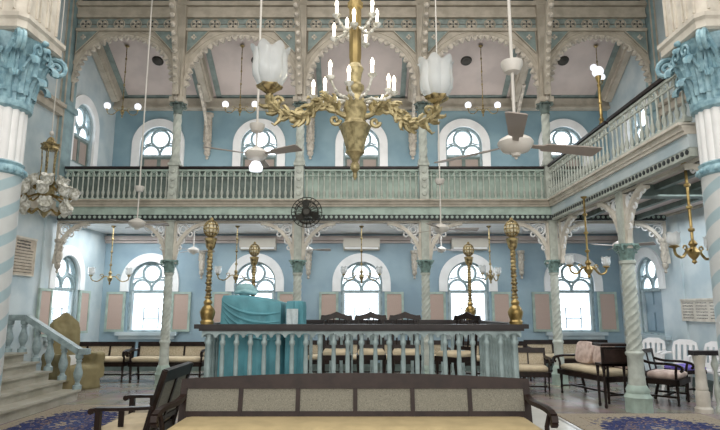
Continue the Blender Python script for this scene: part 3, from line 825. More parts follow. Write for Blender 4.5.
# ------------------------------------------------------------------ the big brass chandelier
root = empty('brass_chandelier', (-.07, 5.8, 2.95))
m = MB(); m.lathe([(.005, 0), (.025, .04), (.02, .08), (.05, .12), (.05, .17), (.03, .2), (.06, .26), (.1, .3), (.09, .34), (.115, .45), (.15, .56), (.17, .6), (.13, .63), (.11, .68), (.13, .8), (.1, .92), (.07, .98), (.1, 1.02), (.1, 1.06), (.06, 1.1), (.075, 1.2), (.095, 1.26), (.06, 1.32)], n=20, fn=lambda t, z: 1+(.07*math.cos(8*t) if .28 < z < .62 else 0))
m.build('body', 'gilt', root)
m = MB(); m.lathe([(.06, 1.3), (.055, 1.36), (.062, 1.4), (.062, 1.98), (.08, 2.0), (.08, 2.06), (.058, 2.08), (.058, 2.6), (.058, 6.43)], n=16, fn=lambda t, z: 1+.08*math.cos(6*t+z*0)); m.build('stem', 'gilt2', root)
M_rot = -.17
for s in (-1, 1):
    T = RZ(-M_rot)
    P = bez((s*.1, 0, .72), (s*.25, 0, .72), (s*.2, 0, .9), (s*.36, 0, .88), 8)+bez((s*.36, 0, .88), (s*.52, 0, .86), (s*.5, 0, .62), (s*.66, 0, .66), 8)[1:]+bez((s*.66, 0, .66), (s*.85, 0, .72), (s*.98, 0, .78), (s*.93, 0, .88), 8)[1:]
    m = MB(); m.tube(P, [.046-.018*abs(math.sin(i*.9)) for i in range(len(P))], 8, T=T)
    for (cx_, cz_, R_, d) in ((s*.36, .82, .1, 1), (s*.6, .73, .07, -1), (s*.84, .83, .06, 1), (s*.22, .66, .06, -1)):
        sc = [V((cx_+R_*math.cos(d*a)*(1-a/8.5), 0, cz_+R_*math.sin(d*a)*(1-a/8.5))) for a in [i*.5 for i in range(15)]]
        m.tube(sc, .022, 6, T=T)
    for i in (5, 9, 12, 16, 20):
        p = P[i]; m.ball((p.x, 0, p.z-.03), .05, 7, (1.2, .7, .8), T=T)
    for i in (8, 13, 18):
        p = P[i]; m.tube([p, p+V((s*.03, .0, -.09)), p+V((s*.08, 0, -.14)), p+V((s*.11, 0, -.12))], [.03, .025, .015, .006], 6, T=T)
    for i in range(3, len(P)-2, 2):
        p = P[i]; d = (P[i+1]-P[i-1]).normalized(); nrm = V((-d.z, 0, d.x))
        for g_ in (-1, 1):
            m.tube([p+nrm*g_*.02, p+nrm*g_*.06+d*.03, p+nrm*g_*.085+d*.075, p+nrm*g_*.07+d*.1], [.03, .028, .018, .005], 5, T=T)
            m.tube([p+V((0, g_*.03, 0)), p+V((0, g_*.07, .01))+d*.05, p+V((0, g_*.06, .02))+d*.09], [.028, .02, .004], 5, T=T)
    a = m.build('arm', 'gilt', root)
    m = MB(); m.lathe([(.03, .87), (.03, .91), (.07, .94), (.12, .97), (.13, 1.0), (.09, 1.01)], (s*.93, 0, 0), n=12, T=T, fn=lambda t, z: 1+.12*math.cos(6*t)); m.build('gallery_cup', 'brass_old', a)
    g = tulip(.185, .43, 32, 7, 1.0); sh = g.build('lamp_shade', 'tulip', a); sh.location = T @ V((s*.93, 0, .98))
def candle_arm(parent, r, t, z, dz, flip=1):
    e = V((math.cos(t), math.sin(t), 0))
    P = bez(e*.05+V((0, 0, z)), e*r*.5+V((0, 0, z+.14*flip)), e*r*.6+V((0, 0, z-.08)), e*r+V((0, 0, z+dz)), 9)
    m = MB(); m.tube(P, .014, 6); b = P[-1]
    for i in (3, 5, 7): m.ball(tuple(P[i]), .022, 6)
    m.lathe([(.01, -.03), (.045, 0), (.05, .015), (.02, .02)], tuple(b), n=9)
    a = m.build('glass_arm', 'crystal', parent)
    m = MB(); m.lathe([(.016, .01), (.016, .1)], tuple(b), n=8); m.lathe([(.013, .1), (.022, .135), (.02, .165), (.005, .2)], tuple(b), n=8); m.build('candle_bulb', 'bulb', a)
for k in range(10):
    candle_arm(root, .46 if k % 2 else .38, 2*PI*(k+.3)/10, .84, .06 if k % 2 else .2)
for k in range(7):
    candle_arm(root, .25, 2*PI*(k+.2)/7, 1.75, -.1 if k % 2 else .06, -.5)
tag(root, 'large brass chandelier with two frosted tulip shades and candle bulbs, centre of the hall', 'chandelier')

# ------------------------------------------------------------------ crystal chandelier by the left column
root = empty('crystal_chandelier', (-4.93, 8.5, 2.98)); root.scale = (.8, .8, 1)
m = MB(); m.lathe([(.01, .0), (.05, .05), (.09, .12), (.06, .2), (.1, .28), (.13, .36), (.15, .42), (.1, .5), (.16, .56), (.13, .6), (.05, .64)], n=14, fn=lambda t, z: 1+.08*math.cos(7*t)); m.build('body', 'gilt', root)
m = MB(); m.lathe([(.12, 1.08), (.16, 1.1), (.14, 1.14), (.17, 1.18), (.09, 1.2), (.05, 1.28), (.02, 1.3)], n=14, fn=lambda t, z: 1+.1*math.cos(7*t)); m.build('crown', 'brass_old', root)
m = MB()
for k in range(5):
    t = 2*PI*k/5; m.tube([(.14*math.cos(t), .14*math.sin(t), 1.1), (.12*math.cos(t), .12*math.sin(t), .85), (.14*math.cos(t), .14*math.sin(t), .56)], .012, 5)
m.build('stay', 'brass_old', root)
m = MB(); m.tube([(0, 0, 1.28), (0, 0, 6.4)], .012, 6); m.ball((0, 0, 1.36), .045, 8); m.build('suspension_rod', 'fan', root)
g = tulip(.105, .17, 8, 5, 1.15)
first = None
for tier, (n, r, z) in enumerate(((6, .24, .5), (8, .43, .34), (6, .3, .12))):
    for k in range(n):
        t = 2*PI*(k+.5*tier)/n; e = V((math.cos(t), math.sin(t), 0))
        P = bez(e*.08+V((0, 0, z-.02)), e*r*.5+V((0, 0, z+.1)), e*r*.7+V((0, 0, z-.12)), e*r+V((0, 0, z-.02)), 7)
        m = MB(); m.tube(P, .013, 5); m.lathe([(.01, -.02), (.035, 0), (.03, .02)], tuple(P[-1]), n=8); a = m.build('arm', 'brass', root)
        if first is None: first = g.build('lamp_shade', 'crystal', a); sh = first
        else: sh = first.copy(); COL.objects.link(sh); sh.parent = a
        sh.location = P[-1]+e*.02; sh.rotation_euler = (0, .9 if tier == 2 else .35, t)
tag(root, 'brass chandelier crowded with small glass tulip shades, beside the left striped column', 'chandelier')

# ------------------------------------------------------------------ ceiling fans
def fan(r, rod, nb, a0, canopy=None, bowl=False, hub=.12):
    root = empty('ceiling_fan')
    m = MB(); m.lathe([(.01, -hub*.75), (hub*.25, -hub*.7), (hub*.3, -hub*.55), (hub*.8, -hub*.4), (hub*1.05, -.05*hub), (hub*1.1, .15*hub), (hub*.95, hub*.35), (hub*.5, hub*.6), (hub*.2, hub*.75)], n=20); m.build('motor', 'fan', root)
    m = MB(); m.tube([(0, 0, hub*.6), (0, 0, rod)], .015, 8); m.build('rod', 'fan', root)
    if canopy:
        m = MB(); m.lathe([(.02, canopy-.06), (.07, canopy-.05), (.1, canopy+.02), (.1, canopy+.05), (.03, canopy+.06)], n=14); m.build('canopy', 'fan', root)
    if bowl:
        m = MB(); m.lathe([(.01, -hub*1.6), (hub*.6, -hub*1.55), (hub*.65, -hub*1.2), (hub*.4, -hub*.7)], n=14); m.build('lamp_bowl', 'globe', root)
    for k in range(nb):
        t = a0+2*PI*k/nb
        m = MB(); T = RZ(t) @ Matrix.Rotation(-.22, 4, 'X')
        pl = [(hub*.9, -.025), (hub*1.8, -.03), (hub*2., -.06), (r*.98, -.085), (r, -.06), (r, .07), (r*.98, .085), (hub*2., .06), (hub*1.8, .03), (hub*.9, .025)]
        m.loft([[V((x, y, z)) for x, y in pl] for z in (-.005, .005)], T=T); m.build('blade', 'fanblade', root, smooth=False)
    return root
fans = [
    ((-1.37, 7, 3.57), dict(r=.68, rod=5.8, nb=3, a0=-.5, canopy=.36, bowl=True, hub=.14), 'white ceiling fan with lamp bowl hanging before the second upper window', .0),
    ((1.38, 4.8, 3.04), dict(r=.86, rod=6.3, nb=3, a0=-PI/2-.26, canopy=.74, hub=.145), 'nearest white ceiling fan, at right, one blade toward the viewer', .0),
    ((-4.5, 11., 3.26), dict(r=.62, rod=6.1, nb=3, a0=.1, canopy=.72, hub=.16), 'white ceiling fan with domed motor at the far left before the back gallery', 0),
    ((1.56, 10.8, 3.13), dict(r=.75, rod=6.2, nb=3, a0=.1, canopy=.95, hub=.15), 'white ceiling fan on a long rod left of the rear brass standard', 0),
    ((-4.1, 13.5, 2.98), dict(r=.5, rod=.55, nb=3, a0=.3, hub=.13), 'small ceiling fan under the gallery behind the front left brass standard', 0),
    ((-1.3, 13.5, 3.0), dict(r=.55, rod=.52, nb=3, a0=-.02, hub=.11), 'small ceiling fan under the gallery left of the central window', 0),
    ((1.95, 13.5, 3.0), dict(r=.55, rod=.52, nb=3, a0=.1, hub=.11), 'small ceiling fan under the gallery right of the central window', 0),
    ((4.95, 10.6, 2.78), dict(r=.62, rod=.8, nb=3, a0=.35+PI/3, hub=.12), 'small ceiling fan under the right side gallery', 0),
]
for loc, kw, lab_, rz in fans:
    o = fan(**kw); place(o, loc, rz); tag(o, lab_, 'ceiling fan')
# caged fan on the gallery front
root = empty('caged_fan', (-1.16, YC-.62, 3.6)); root.scale = (1.2, 1, 1.2)
m = MB()
for y, R in ((-.1, .2), (.0, .27), (.1, .2)): m.ring((0, y, 0), R, .008, 24, 4)
for k in range(20):
    t = 2*PI*k/20; e = V((math.cos(t), 0, math.sin(t)))
    m.tube([e*.05+V((0, -.12, 0)), e*.2+V((0, -.1, 0)), e*.27, e*.2+V((0, .1, 0)), e*.05+V((0, .12, 0))], .005, 4)
m.build('cage', 'iron', root)
m = MB(); m.lathe([(.06, -.1), (.09, -.05), (.09, .15), (.05, .2)], n=12, T=RX(-PI/2)); m.tube([(0, .1, 0), (0, .42, -.02)], .025, 6); m.build('motor', 'iron', root)
for k in range(3):
    t = 2*PI*k/3+.4
    m = MB(); m.loft([[V((x, y, z)) for x, y in ((.06, -.03), (.2, -.09), (.23, 0), (.18, .08), (.06, .04))] for z in (-.004, .004)], T=Matrix.Rotation(t, 4, 'Y') @ RX(PI/2+.4)); m.build('blade', 'iron', root)
tag(root, 'black round caged fan fixed on the gallery front at inner left column', 'fan')

# ------------------------------------------------------------------ air conditioners and ceiling vents
def aircon(x, lab_):
    root = empty('air_conditioner', (x, YB-.121, 3.115))
    m = MB(); m.loft([[V((a, y, z)) for y, z in ((.12, .3), (.12, 0), (-.02, 0), (-.11, .08), (-.12, .3))] for a in (-.48, .48)]); m.build('body', 'ac', root)
    m = MB(); m.box((0, -.085, .05), (.88, .02, .05)); m.build('louvre', 'white', root, smooth=False)
    tag(root, lab_, 'air conditioner', 'white air conditioners over the lower windows')
aircon(-2.75, 'white air conditioner above the second lower window'); aircon(0, 'white air conditioner above the central lower window'); aircon(2.87, 'white air conditioner above the fourth lower window')
for x, l in ((-5.35, 'far left'), (-2.75, 'second'), (2.75, 'fourth'), (5.3, 'far right')):
    m = MB(); m.lathe([(.02, -.05), (.12, -.04), (.14, -.01), (.15, 0)], n=16); m.lathe([(.05, -.055), (.07, -.065), (.05, -.07)], n=12)
    o = m.build('ceiling_vent', 'iron'); u = .58*Lc; p = Tc @ V((x, u, 0)); o.location = p; o.rotation_euler = (-sl, 0, 0)
    tag(o, 'small round dark vent in the %s sloping ceiling bay' % l, 'vent', 'round vents in the gallery ceiling')

# ------------------------------------------------------------------ bimah: platform, railings, brass standards, reading desk
m = MB(); m.box((.23, 8.0, .14), (4.34, 3.3, .28)); m.box((.23, 6.36, .265), (4.38, .06, .03)); m.box((2.4, 8, .265), (.06, 3.34, .03))
o = m.build('marble_platform', 'marblew', smooth=False); tag(o, 'low white marble step platform under the railed enclosure', 'platform')
m = MB(); m.box((0, 7.78, .385), (3.76, 2.6, .21)); o = m.build('enclosure_floor', 'marblew', smooth=False); tag(o, 'raised marble floor inside the blue-green railed enclosure', 'platform')
BX, BY0, BY1, BZ = 1.84, 6.55, 9.0, .49
def brail(L, n, label):
    root = empty('enclosure_railing')
    m = MB(); m.box((0, 0, .9), (L+.16, .13, .05)); m.box((0, 0, .865), (L+.06, .09, .03)); m.build('handrail', 'rail', root, smooth=False)
    m = MB(); m.box((0, 0, .03), (L, .07, .06))
    P = [(-L/2, .85), (-L/2, .78)]
    for i in range(n):
        x0_ = -L/2+i*L/n; P += [(x, z) for x, z in arc(x0_+L/n/2, .775, L/n*.42, PI, 0, 8, .045)]
    P += [(L/2, .78), (L/2, .85)]
    m.flat([P], .04); m.build('apron', 'rail_teal', root, smooth=False)
    b = MB(); b.lathe([(.034, .06), (.034, .1), (.022, .13), (.03, .16), (.024, .2), (.027, .5), (.022, .68), (.034, .7), (.034, .73), (.022, .75), (.03, .81)], n=8)
    o = b.build('baluster', 'rail_teal', root)
    for i in range(n):
        q = o if i == 0 else o.copy()
        if i: COL.objects.link(q); q.parent = root
        q.location = (-L/2+(i+.5)*L/n, 0, 0)
    return root
M['rail_teal'] = paint('railing_teal_paint', '#a3b5b6', .45, var=.15, scale=8)
o = brail(2*BX, 23, ''); place(o, (0, BY0, BZ)); tag(o, 'blue-green baluster railing with dark rail across the front of the enclosure', 'railing')
o = brail(2*BX, 23, ''); place(o, (0, BY1, BZ)); tag(o, 'blue-green baluster railing with dark rail at the back of the enclosure', 'railing')
o = brail(BY1-BY0-.3, 13, ''); place(o, (-BX, (BY0+BY1)/2, BZ), PI/2); tag(o, 'blue-green baluster railing on the left side of the enclosure, by the reading desk', 'railing')
o = brail(BY1-BY0-.3, 13, ''); place(o, (BX, (BY0+BY1)/2, BZ), PI/2); tag(o, 'blue-green baluster railing on the right side of the enclosure', 'railing')
def standard():
    root = empty('brass_standard')
    m = MB(); m.lathe([(.085, 0), (.09, .03), (.075, .05), (.09, .1), (.1, .14), (.075, .19), (.045, .22), (.06, .25), (.04, .28)], n=14, fn=lambda t, z: 1+(.06*math.cos(8*t) if .06 < z < .18 else 0)); m.build('base', 'brass', root)
    prof = [(.035, .27)]
    for i in range(7):
        z = .29+i*.083; prof += [(.032, z), (.052-.002*i, z+.018), (.03, z+.034), (.04, z+.055), (.028, z+.07)]
    prof += [(.05, .88), (.06, .9), (.075, .97), (.085, 1.0), (.04, 1.01)]
    m = MB(); m.lathe(prof, n=12, fn=lambda t, z: 1+.06*math.cos(6*t+20*z)); m.build('stem', 'brass_old', root)
    m = MB(); R = .1; c = 1.115
    for k in range(6):
        t = PI*k/6; m.tube([(R*math.cos(a)*math.cos(t), R*math.cos(a)*math.sin(t), c+R*math.sin(a)) for a in [2*PI*i/20 for i in range(20)]], .0075, 5, closed=True)
    for z in (-.05, 0, .05): m.ring((0, 0, c+z), math.sqrt(R*R-z*z), .008, 20, 5, 'XY')
    m.ball((0, 0, c+R+.015), .025, 8); m.build('openwork_globe', 'brass_old', root)
    m = MB(); m.ball((0, 0, c), .085, 12); m.build('inner_lamp', 'globe2', root)
    return root
M['globe2'] = paint('milky_lamp_glass', '#e6dfc6', .3, var=.1)
s0 = standard()
for i, (x, y, l) in enumerate(((-BX+.05, BY0, 'front left corner, left of the reading desk'), (BX-.05, BY0, 'front right corner'), (-BX+.1, BY1, 'back left corner behind the reading desk'), (BX-.1, BY1, 'back right corner'))):
    o = s0 if i == 0 else copy_tree(s0)
    place(o, (x, y, BZ+.925)); o.scale = (.88, .88, 1); tag(o, 'ornate brass lamp standard on the enclosure railing, '+l, 'lamp standard', 'brass standards at the enclosure corners')
# reading desk under its cloth
root = empty('reading_desk', (-1.36, 7.26, BZ))
def clothring(hw, hd, z, amp, n=80, slope=0.):
    P = []
    per = 4*(hw+hd)
    for i in range(n):
        s = per*i/n
        if s < 2*hw: x, y, nx, ny = -hw+s, -hd, 0, -1
        elif s < 2*hw+2*hd: x, y, nx, ny = hw, -hd+(s-2*hw), 1, 0
        elif s < 4*hw+2*hd: x, y, nx, ny = hw-(s-2*hw-2*hd), hd, 0, 1
        else: x, y, nx, ny = -hw, hd-(s-4*hw-2*hd), -1, 0
        k = amp*(math.sin(i*PI*2*14/n)+.5*math.sin(i*PI*2*23/n+1))
        zz = z-slope*(x+hw)
        P.append(V((x+nx*k, y+ny*k, zz)))
    return P
m = MB()
m.loft([clothring(.385, .33, .02, .03), clothring(.38, .32, .5, .024), clothring(.375, .315, .85, .014), clothring(.37, .31, 1.1, .008, slope=.06), clothring(.37, .31, 1.22, .004, slope=.1), clothring(.355, .295, 1.265, .0, slope=.12), clothring(.15, .1, 1.275, .0, slope=.12)])
m.build('table_cover', 'turq', root)
# diagonal swag on the front of the cover
m = MB()
for i in range(4):
    P = bez((-.36, -.31, 1.2-.05*i), (-.2, -.32, 1.05-.09*i), (.1, -.32, 1.0-.1*i), (.36, -.315, 1.06-.11*i), 12)
    m.tube(P, [.008+.014*math.sin(PI*j/12) for j in range(13)], 6)
m.build('swag_fold', 'turq', root)
tag(root, 'reading desk wholly covered in a turquoise cloth with hanging folds', 'reading desk')
root = empty('cloth_bundle', (-1.5, 7.24, BZ+1.275))
m = MB(); m.ball((0, 0, .07), .12, 14, (1.1, .7, .7)); m.ball((.08, .02, .05), .08, 12, (1.1, .9, .6)); m.tube([(-.12, -.04, .03), (0, -.08, .05), (.16, -.05, .02)], .025, 8); o = m.build('cover', 'turq_pale', root)
tag(root, 'pale turquoise bundled cloth lying on the reading desk', 'cloth')
root = empty('covered_lectern', (-.82, 7.1, BZ))
n = 18
def drape(x0, x1, z0, z1, amp, y=0, k=3.):
    g = []
    for j in range(7):
        for i in range(n+1):
            u = i/n; v = j/6
            g.append(V((x0+(x1-x0)*u, y-amp*(1-v*.7)*math.sin(u*PI*2*k+j*.3), z0+(z1-z0)*v)))
    f = [(j*(n+1)+i, j*(n+1)+i+1, (j+1)*(n+1)+i+1, (j+1)*(n+1)+i) for j in range(6) for i in range(n)]
    return g, f
m = MB(); m.loft([clothring(.1, .22, .02, .02, 60), clothring(.1, .22, .6, .016, 60), clothring(.1, .22, 1.13, .01, 60), clothring(.095, .21, 1.19, .004, 60), clothring(.05, .1, 1.2, 0, 60)]); m.build('hanging', 'turq', root)
m = MB(); m.add(*drape(-.09, .05, .9, 1.1, .012, -.25, 2.)); m.build('lace_panel', 'lace', root)
tag(root, 'narrow lectern under turquoise cloth with a white lace flap, right of the reading desk', 'lectern')

# ------------------------------------------------------------------ seating
def spindle(h, r=.026):
    k = h/.42
    return [(r*.7, 0), (r, .02*k), (r*.6, .05*k), (r, .12*k), (r*.7, .2*k), (r*1.1, .3*k), (r, .42*k)]
def settee(L, panels, seat_h=.46, back_h=.92, depth=.55, wood='wood', cush='cushion2', cane='cane2', crest=.0, rail_h=.1, lower=.06):
    """facing -y, origin under the middle of the seat"""
    root = empty('cane_settee')
    d = depth/2
    m = MB(); m.box((0, -d+.03, seat_h-.06), (L, .06, .09)); m.box((0, d-.03, seat_h-.06), (L, .06, .09))
    for s in (-1, 1): m.box((s*(L/2-.03), 0, seat_h-.06), (.06, depth, .09))
    m.bar((-L/2+.05, 0, .14), (L/2-.05, 0, .14), .03)
    for s in (-1, 1): m.bar((s*(L/2-.05), -d+.05, .14), (s*(L/2-.05), d-.03, .14), .03)
    m.build('seat_frame', wood, root, smooth=False)
    for s in (-1, 1):
        m = MB(); m.lathe(spindle(seat_h-.05), (s*(L/2-.05), -d+.05, 0), n=8); m.build('leg', wood, root)
        m = MB(); m.tube([(s*(L/2-.05), d+.03, 0), (s*(L/2-.05), d-.03, .25), (s*(L/2-.05), d-.02, seat_h)], .028, 6); m.build('leg', wood, root)
    if L > 1.6:
        m = MB(); m.lathe(spindle(seat_h-.05), (0, -d+.05, 0), n=8); m.build('leg', wood, root)
        m = MB(); m.tube([(0, d, 0), (0, d-.02, seat_h)], .026, 6); m.build('leg', wood, root)
    c = MB(); h = .09
    def rr(hw, hd, z): return [V((x, y, z)) for x, y in ((-hw+.04, -hd), (0, -hd), (hw-.04, -hd), (hw, -hd+.04), (hw, hd-.04), (hw-.04, hd), (0, hd), (-hw+.04, hd), (-hw, hd-.04), (-hw, -hd+.04))]
    c.loft([rr(L/2-.07, d-.05, seat_h-.02), rr(L/2-.05, d-.02, seat_h+.02), rr(L/2-.05, d-.02, seat_h+.06), rr(L/2-.1, d-.06, seat_h+h)])
    c.build('cushion', cush, root, angle=70)
    # back, raked
    T = TR(0, d-.02, seat_h) @ RX(-.16)
    H = back_h-seat_h
    m = MB(); K = 24; zz = H-rail_h
    top = [(-L/2+L*i/K, zz+rail_h+crest*math.sin(PI*i/K)**.9) for i in range(K+1)]
    m.prism([(-L/2, zz), (L/2, zz)]+list(reversed(top)), .05, T)
    m.box((0, 0, lower), (L, .04, .06), T=T)
    for i in range(panels+1):
        x = -L/2+.03+(L-.06)*i/panels; m.box((x, 0, H/2-.02), (.06 if i in (0, panels) else .04, .045, H-.06), T=T)
    m.build('back_frame', wood, root, smooth=False)
    pw = (L-.06)/panels
    for i in range(panels):
        m = MB(); m.box((-L/2+.03+pw*(i+.5), 0, (lower+zz)/2+.01), (pw-.03, .012, zz-lower-.02), T=T); m.build('cane_panel', cane, root, smooth=False)
    for s in (-1, 1):
        m = MB(); x = s*(L/2-.03)
        P = bez((x, d+.0, seat_h+H*.62), (x, d-.2, seat_h+.2), (x+s*.02, -.05, seat_h+.26), (x+s*.03, -d+.02, seat_h+.22), 10)
        P += [V((x+s*.03, -d-.05, seat_h+.2)), V((x+s*.03, -d-.07, seat_h+.15)), V((x+s*.03, -d-.03, seat_h+.12))]
        for i in range(len(P)-1): m.bar(P[i], P[i+1], .055, .04)
        m.tube([(x+s*.02, -d+.03, seat_h+.2), (x, -d+.05, seat_h+.1), (x, -d+.05, seat_h-.08)], .022, 6)
        m.build('arm', wood, root, smooth=False)
    return root
o = settee(3.36, 6, .5, .925, .6, 'wood2', 'cushion', 'cane', .055, .09, .1); place(o, (-.06, 5.24, .0)); tag(o, 'long dark wooden cane-back settee with cream seat, nearest in the foreground', 'settee')
b0 = settee(1.62, 3, .44, .84, .5); bl = [(-6.0, 12.75, 'left one of the pair by the left back window'), (-4.3, 12.75, 'behind the near left armchair, right of its pair'), (-2.25, 13.3, 'behind the turquoise reading desk'), (-.5, 13.3, 'behind the carved chairs'), (1.25, 13.3, 'behind the enclosure under the central window'), (3.0, 12.95, 'behind the back right brass standard')]
for i, (x, y, l) in enumerate(bl):
    oo = b0 if i == 0 else copy_tree(b0); place(oo, (x, y, 0)); tag(oo, 'cane-back wall settee, '+l, 'settee', 'wall settees along the back')
oo = copy_tree(b0); place(oo, (4.95, 13.5, 0)); tag(oo, 'cane-back wall settee with cream cushion under the far right window', 'settee', 'wall settees along the back'); oo.scale = (1.25, 1, 1)
oo = copy_tree(b0); place(oo, (3.05, 10.9, 0), -.15); tag(oo, 'dark cane-back settee end showing just right of the enclosure railing', 'settee', 'wall settees along the back'); oo.scale = (.6, 1, 1)
# right settee beside the columns, facing left, with loose rose cushions
SA = -PI/2+.27; SX, SY = 4.23, 10.46
o = settee(1.4, 3, .46, .88, .55, 'wood', 'cushion2', 'rose', .02, .06); place(o, (SX, SY, 0), SA); tag(o, 'dark settee with tan seat and rose back standing between the right columns', 'settee')
for i, (x, y, l) in enumerate(((-.38, .1, 'farther'), (.14, .1, 'nearer'))):
    root = empty('loose_cushion', (SX+x*math.cos(SA)-y*math.sin(SA), SY+x*math.sin(SA)+y*math.cos(SA), .552), SA)
    m = MB(); T = RX(-.2); rings = []
    for yy, s in ((-.07, .75), (-.05, .96), (0, 1), (.05, .96), (.07, .75)):
        rings.append([V((.24*s*math.copysign(abs(math.cos(t))**.5, math.cos(t)), yy, .22+.21*s*math.copysign(abs(math.sin(t))**.5, math.sin(t)))) for t in [2*PI*j/20 for j in range(20)]])
    m.loft(rings, T=T); m.build('cover', 'rose', root)
    tag(root, l+' faded rose cushion leaning on the back of the tan settee', 'cushion', 'rose cushions on the right settee')
# small reading stand at the settee's near end
root = empty('prayer_stand', (4.18, 9.335, 0), .0)
m = MB(); m.box((0, .02, .82), (.5, .04, .3)); m.box((0, .15, .68), (.5, .3, .04)); m.build('box', 'wood', root, smooth=False)
m = MB(); m.box((-.03, -.004, .83), (.36, .012, .2)); m.build('panel', 'wood2', root, smooth=False)
m = MB(); m.box((0, .14, 1.0), (.54, .36, .04)); m.build('lid', 'wood2', root, smooth=False)
for x in (-.22, .22):
    for y in (.03, .27):
        m = MB(); m.lathe([(.02, 0), (.028, .03), (.018, .08), (.026, .3), (.02, .5), (.03, .66)], (x, y, 0), n=8); m.build('leg', 'wood', root)
tag(root, 'small dark wooden reading stand left of the green-based column', 'stand')

def armchair(w=.7, wood='wood', cush='cushion2', cane='cane', reach=.0):
    """planter armchair facing -y"""
    root = empty('armchair'); d = .24; sh = .42
    m = MB(); m.box((0, -d+.02, sh-.05), (w-.06, .05, .08)); m.box((0, d-.02, sh-.05), (w-.06, .05, .08))
    for s in (-1, 1): m.box((s*(w/2-.03), 0, sh-.05), (.05, 2*d, .08)); m.bar((s*(w/2-.03), -d, .15), (s*(w/2-.03), d, .15), .03)
    m.build('seat_frame', wood, root, smooth=False)
    m = MB(); m.loft([[V((x, y, z)) for x, y in ((-a, -b), (a, -b), (a, b), (-a, b))] for a, b, z in ((w/2-.06, d-.03, sh-.01), (w/2-.05, d-.01, sh+.02), (w/2-.09, d-.05, sh+.06))]); m.build('cushion', cush, root, angle=70)
    for s in (-1, 1):
        x = s*(w/2-.03)
        m = MB(); m.bar((x, -d+.02-reach, 0), (x, -d+.02-reach, .63), .05); m.build('leg', wood, root, smooth=False)
        m = MB(); m.tube([(x, d+.06, 0), (x, d-.02, .3), (x, d, sh), (x, d+.07, .7), (x, d+.16, 1.0)], .034, 6); m.build('leg', wood, root)
        m = MB(); P = [V((x, d+.07, .66)), V((x, 0, .645)), V((x, -d-reach, .645)), V((x, -d-.04-reach, .635))]
        for i in range(3): m.bar(P[i], P[i+1], .085, .03)
        m.tube([(x-.03, -d-.045-reach, .625), (x+.03, -d-.045-reach, .625)], .03, 8); m.box((x, .0, .56), (.02, .05, .16))
        m.build('arm', wood, root, smooth=False)
    T = TR(0, d, sh) @ RX(-.27); H = .6
    m = MB(); m.box((0, 0, H-.05), (w-.06, .05, .12), T=T); m.box((0, 0, .08), (w-.06, .04, .06), T=T)
    for i in range(3): m.box((-w/2+.05+(w-.1)*i/2, 0, H/2), (.045, .045, H), T=T)
    m.build('back_frame', wood, root, smooth=False)
    for s in (-1, 1):
        m = MB(); m.box((s*(w/4-.02), .0, H/2), (w/2-.09, .012, H-.2), T=T); m.build('cane_panel', cane, root, smooth=False)
    return root
a0 = armchair(.86); place(a0, (-2.3, 5.96, 0), -PI/2); tag(a0, 'dark wooden armchair with cream seat facing left, front left', 'armchair')
o = settee(.72, 2, .44, .88, .55, 'wood', 'rose', 'lace', .01, .06); place(o, (5.27, 9.9, 0), PI/2-.75); tag(o, 'dark scroll-armed chair with pale back panels just right of the green-based column', 'armchair')

def carved_chair():
    root = empty('carved_chair'); w = .5; d = .22; sh = .46
    m = MB()
    for s in (-1, 1): m.box((s*(w/2-.02), 0, sh-.04), (.04, 2*d, .07)); m.box((0, s*(d-.02), sh-.04), (w, .04, .07))
    m.build('seat_frame', 'wood', root, smooth=False)
    m = MB(); m.loft([[V((x, y, z)) for x, y in ((-a, -b), (a, -b), (a, b), (-a, b))] for a, b, z in ((w/2-.03, d-.02, sh-.01), (w/2-.02, d-.01, sh+.03), (w/2-.05, d-.05, sh+.06))]); m.build('cushion', 'cushion2', root, angle=70)
    for s in (-1, 1):
        m = MB(); m.lathe(spindle(sh-.04, .024), (s*(w/2-.03), -d+.03, 0), n=8); m.build('leg', 'wood', root)
        m = MB(); m.tube([(s*(w/2-.03), d+.05, 0), (s*(w/2-.03), d-.01, .3), (s*(w/2-.03), d, sh), (s*(w/2-.03), d+.08, 1.0)], .022, 6); m.build('leg', 'wood', root)
    T = TR(0, d, sh) @ RX(-.15)
    m = MB(); top = [(-.29, .48), (-.27, .55), (-.2, .545), (-.1, .565), (0, .6), (.1, .565), (.2, .545), (.27, .55), (.29, .48)]
    m.prism([(-.2, .47), (0, .5), (.2, .47)][::-1]+[(-.29, .48)]+top[1:-1]+[(.29, .48)], .05, T) if False else m.prism([(.2, .475), (0, .51), (-.2, .475)]+top, .05, T)
    m.build('crest_rail', 'wood', root, smooth=False)
    for i in range(4):
        m = MB(); x = -.15+.1*i; m.lathe([(.012, .1), (.018, .16), (.011, .25), (.016, .35), (.011, .5)], (x, 0, 0), n=7, T=T); m.build('back_spindle', 'wood', root)
    m = MB(); m.box((0, 0, .09), (w-.06, .03, .05), T=T); m.build('back_rail', 'wood', root, smooth=False)
    return root
k0 = carved_chair()
for i, (x, y, rz, l) in enumerate(((-.36, 8.2, 0.05, 'first right of the reading desk'), (.14, 8.25, 0, 'in the middle of the row'), (.64, 8.2, -.05, 'third in the row'), (1.3, 7.9, -.9, 'last, turned beside the right railing'))):
    o = k0 if i == 0 else copy_tree(k0)
    place(o, (x, y, BZ), rz); o.scale = (.84, .9, 1.0); tag(o, 'dark carved chair inside the enclosure, '+l, 'chair', 'carved chairs inside the enclosure')
root = empty('stool', (5.9, 10.45, 0), .3)
m = MB(); m.box((0, 0, .47), (.5, .46, .07)); m.bar((-.22, -.2, .18), (.22, -.2, .18), .03); m.bar((-.22, .2, .18), (.22, .2, .18), .03); m.build('seat_frame', 'wood', root, smooth=False)
for x in (-.22, .22):
    for y in (-.2, .2): m = MB(); m.lathe(spindle(.45, .026), (x, y, 0), n=8); m.build('leg', 'wood', root)
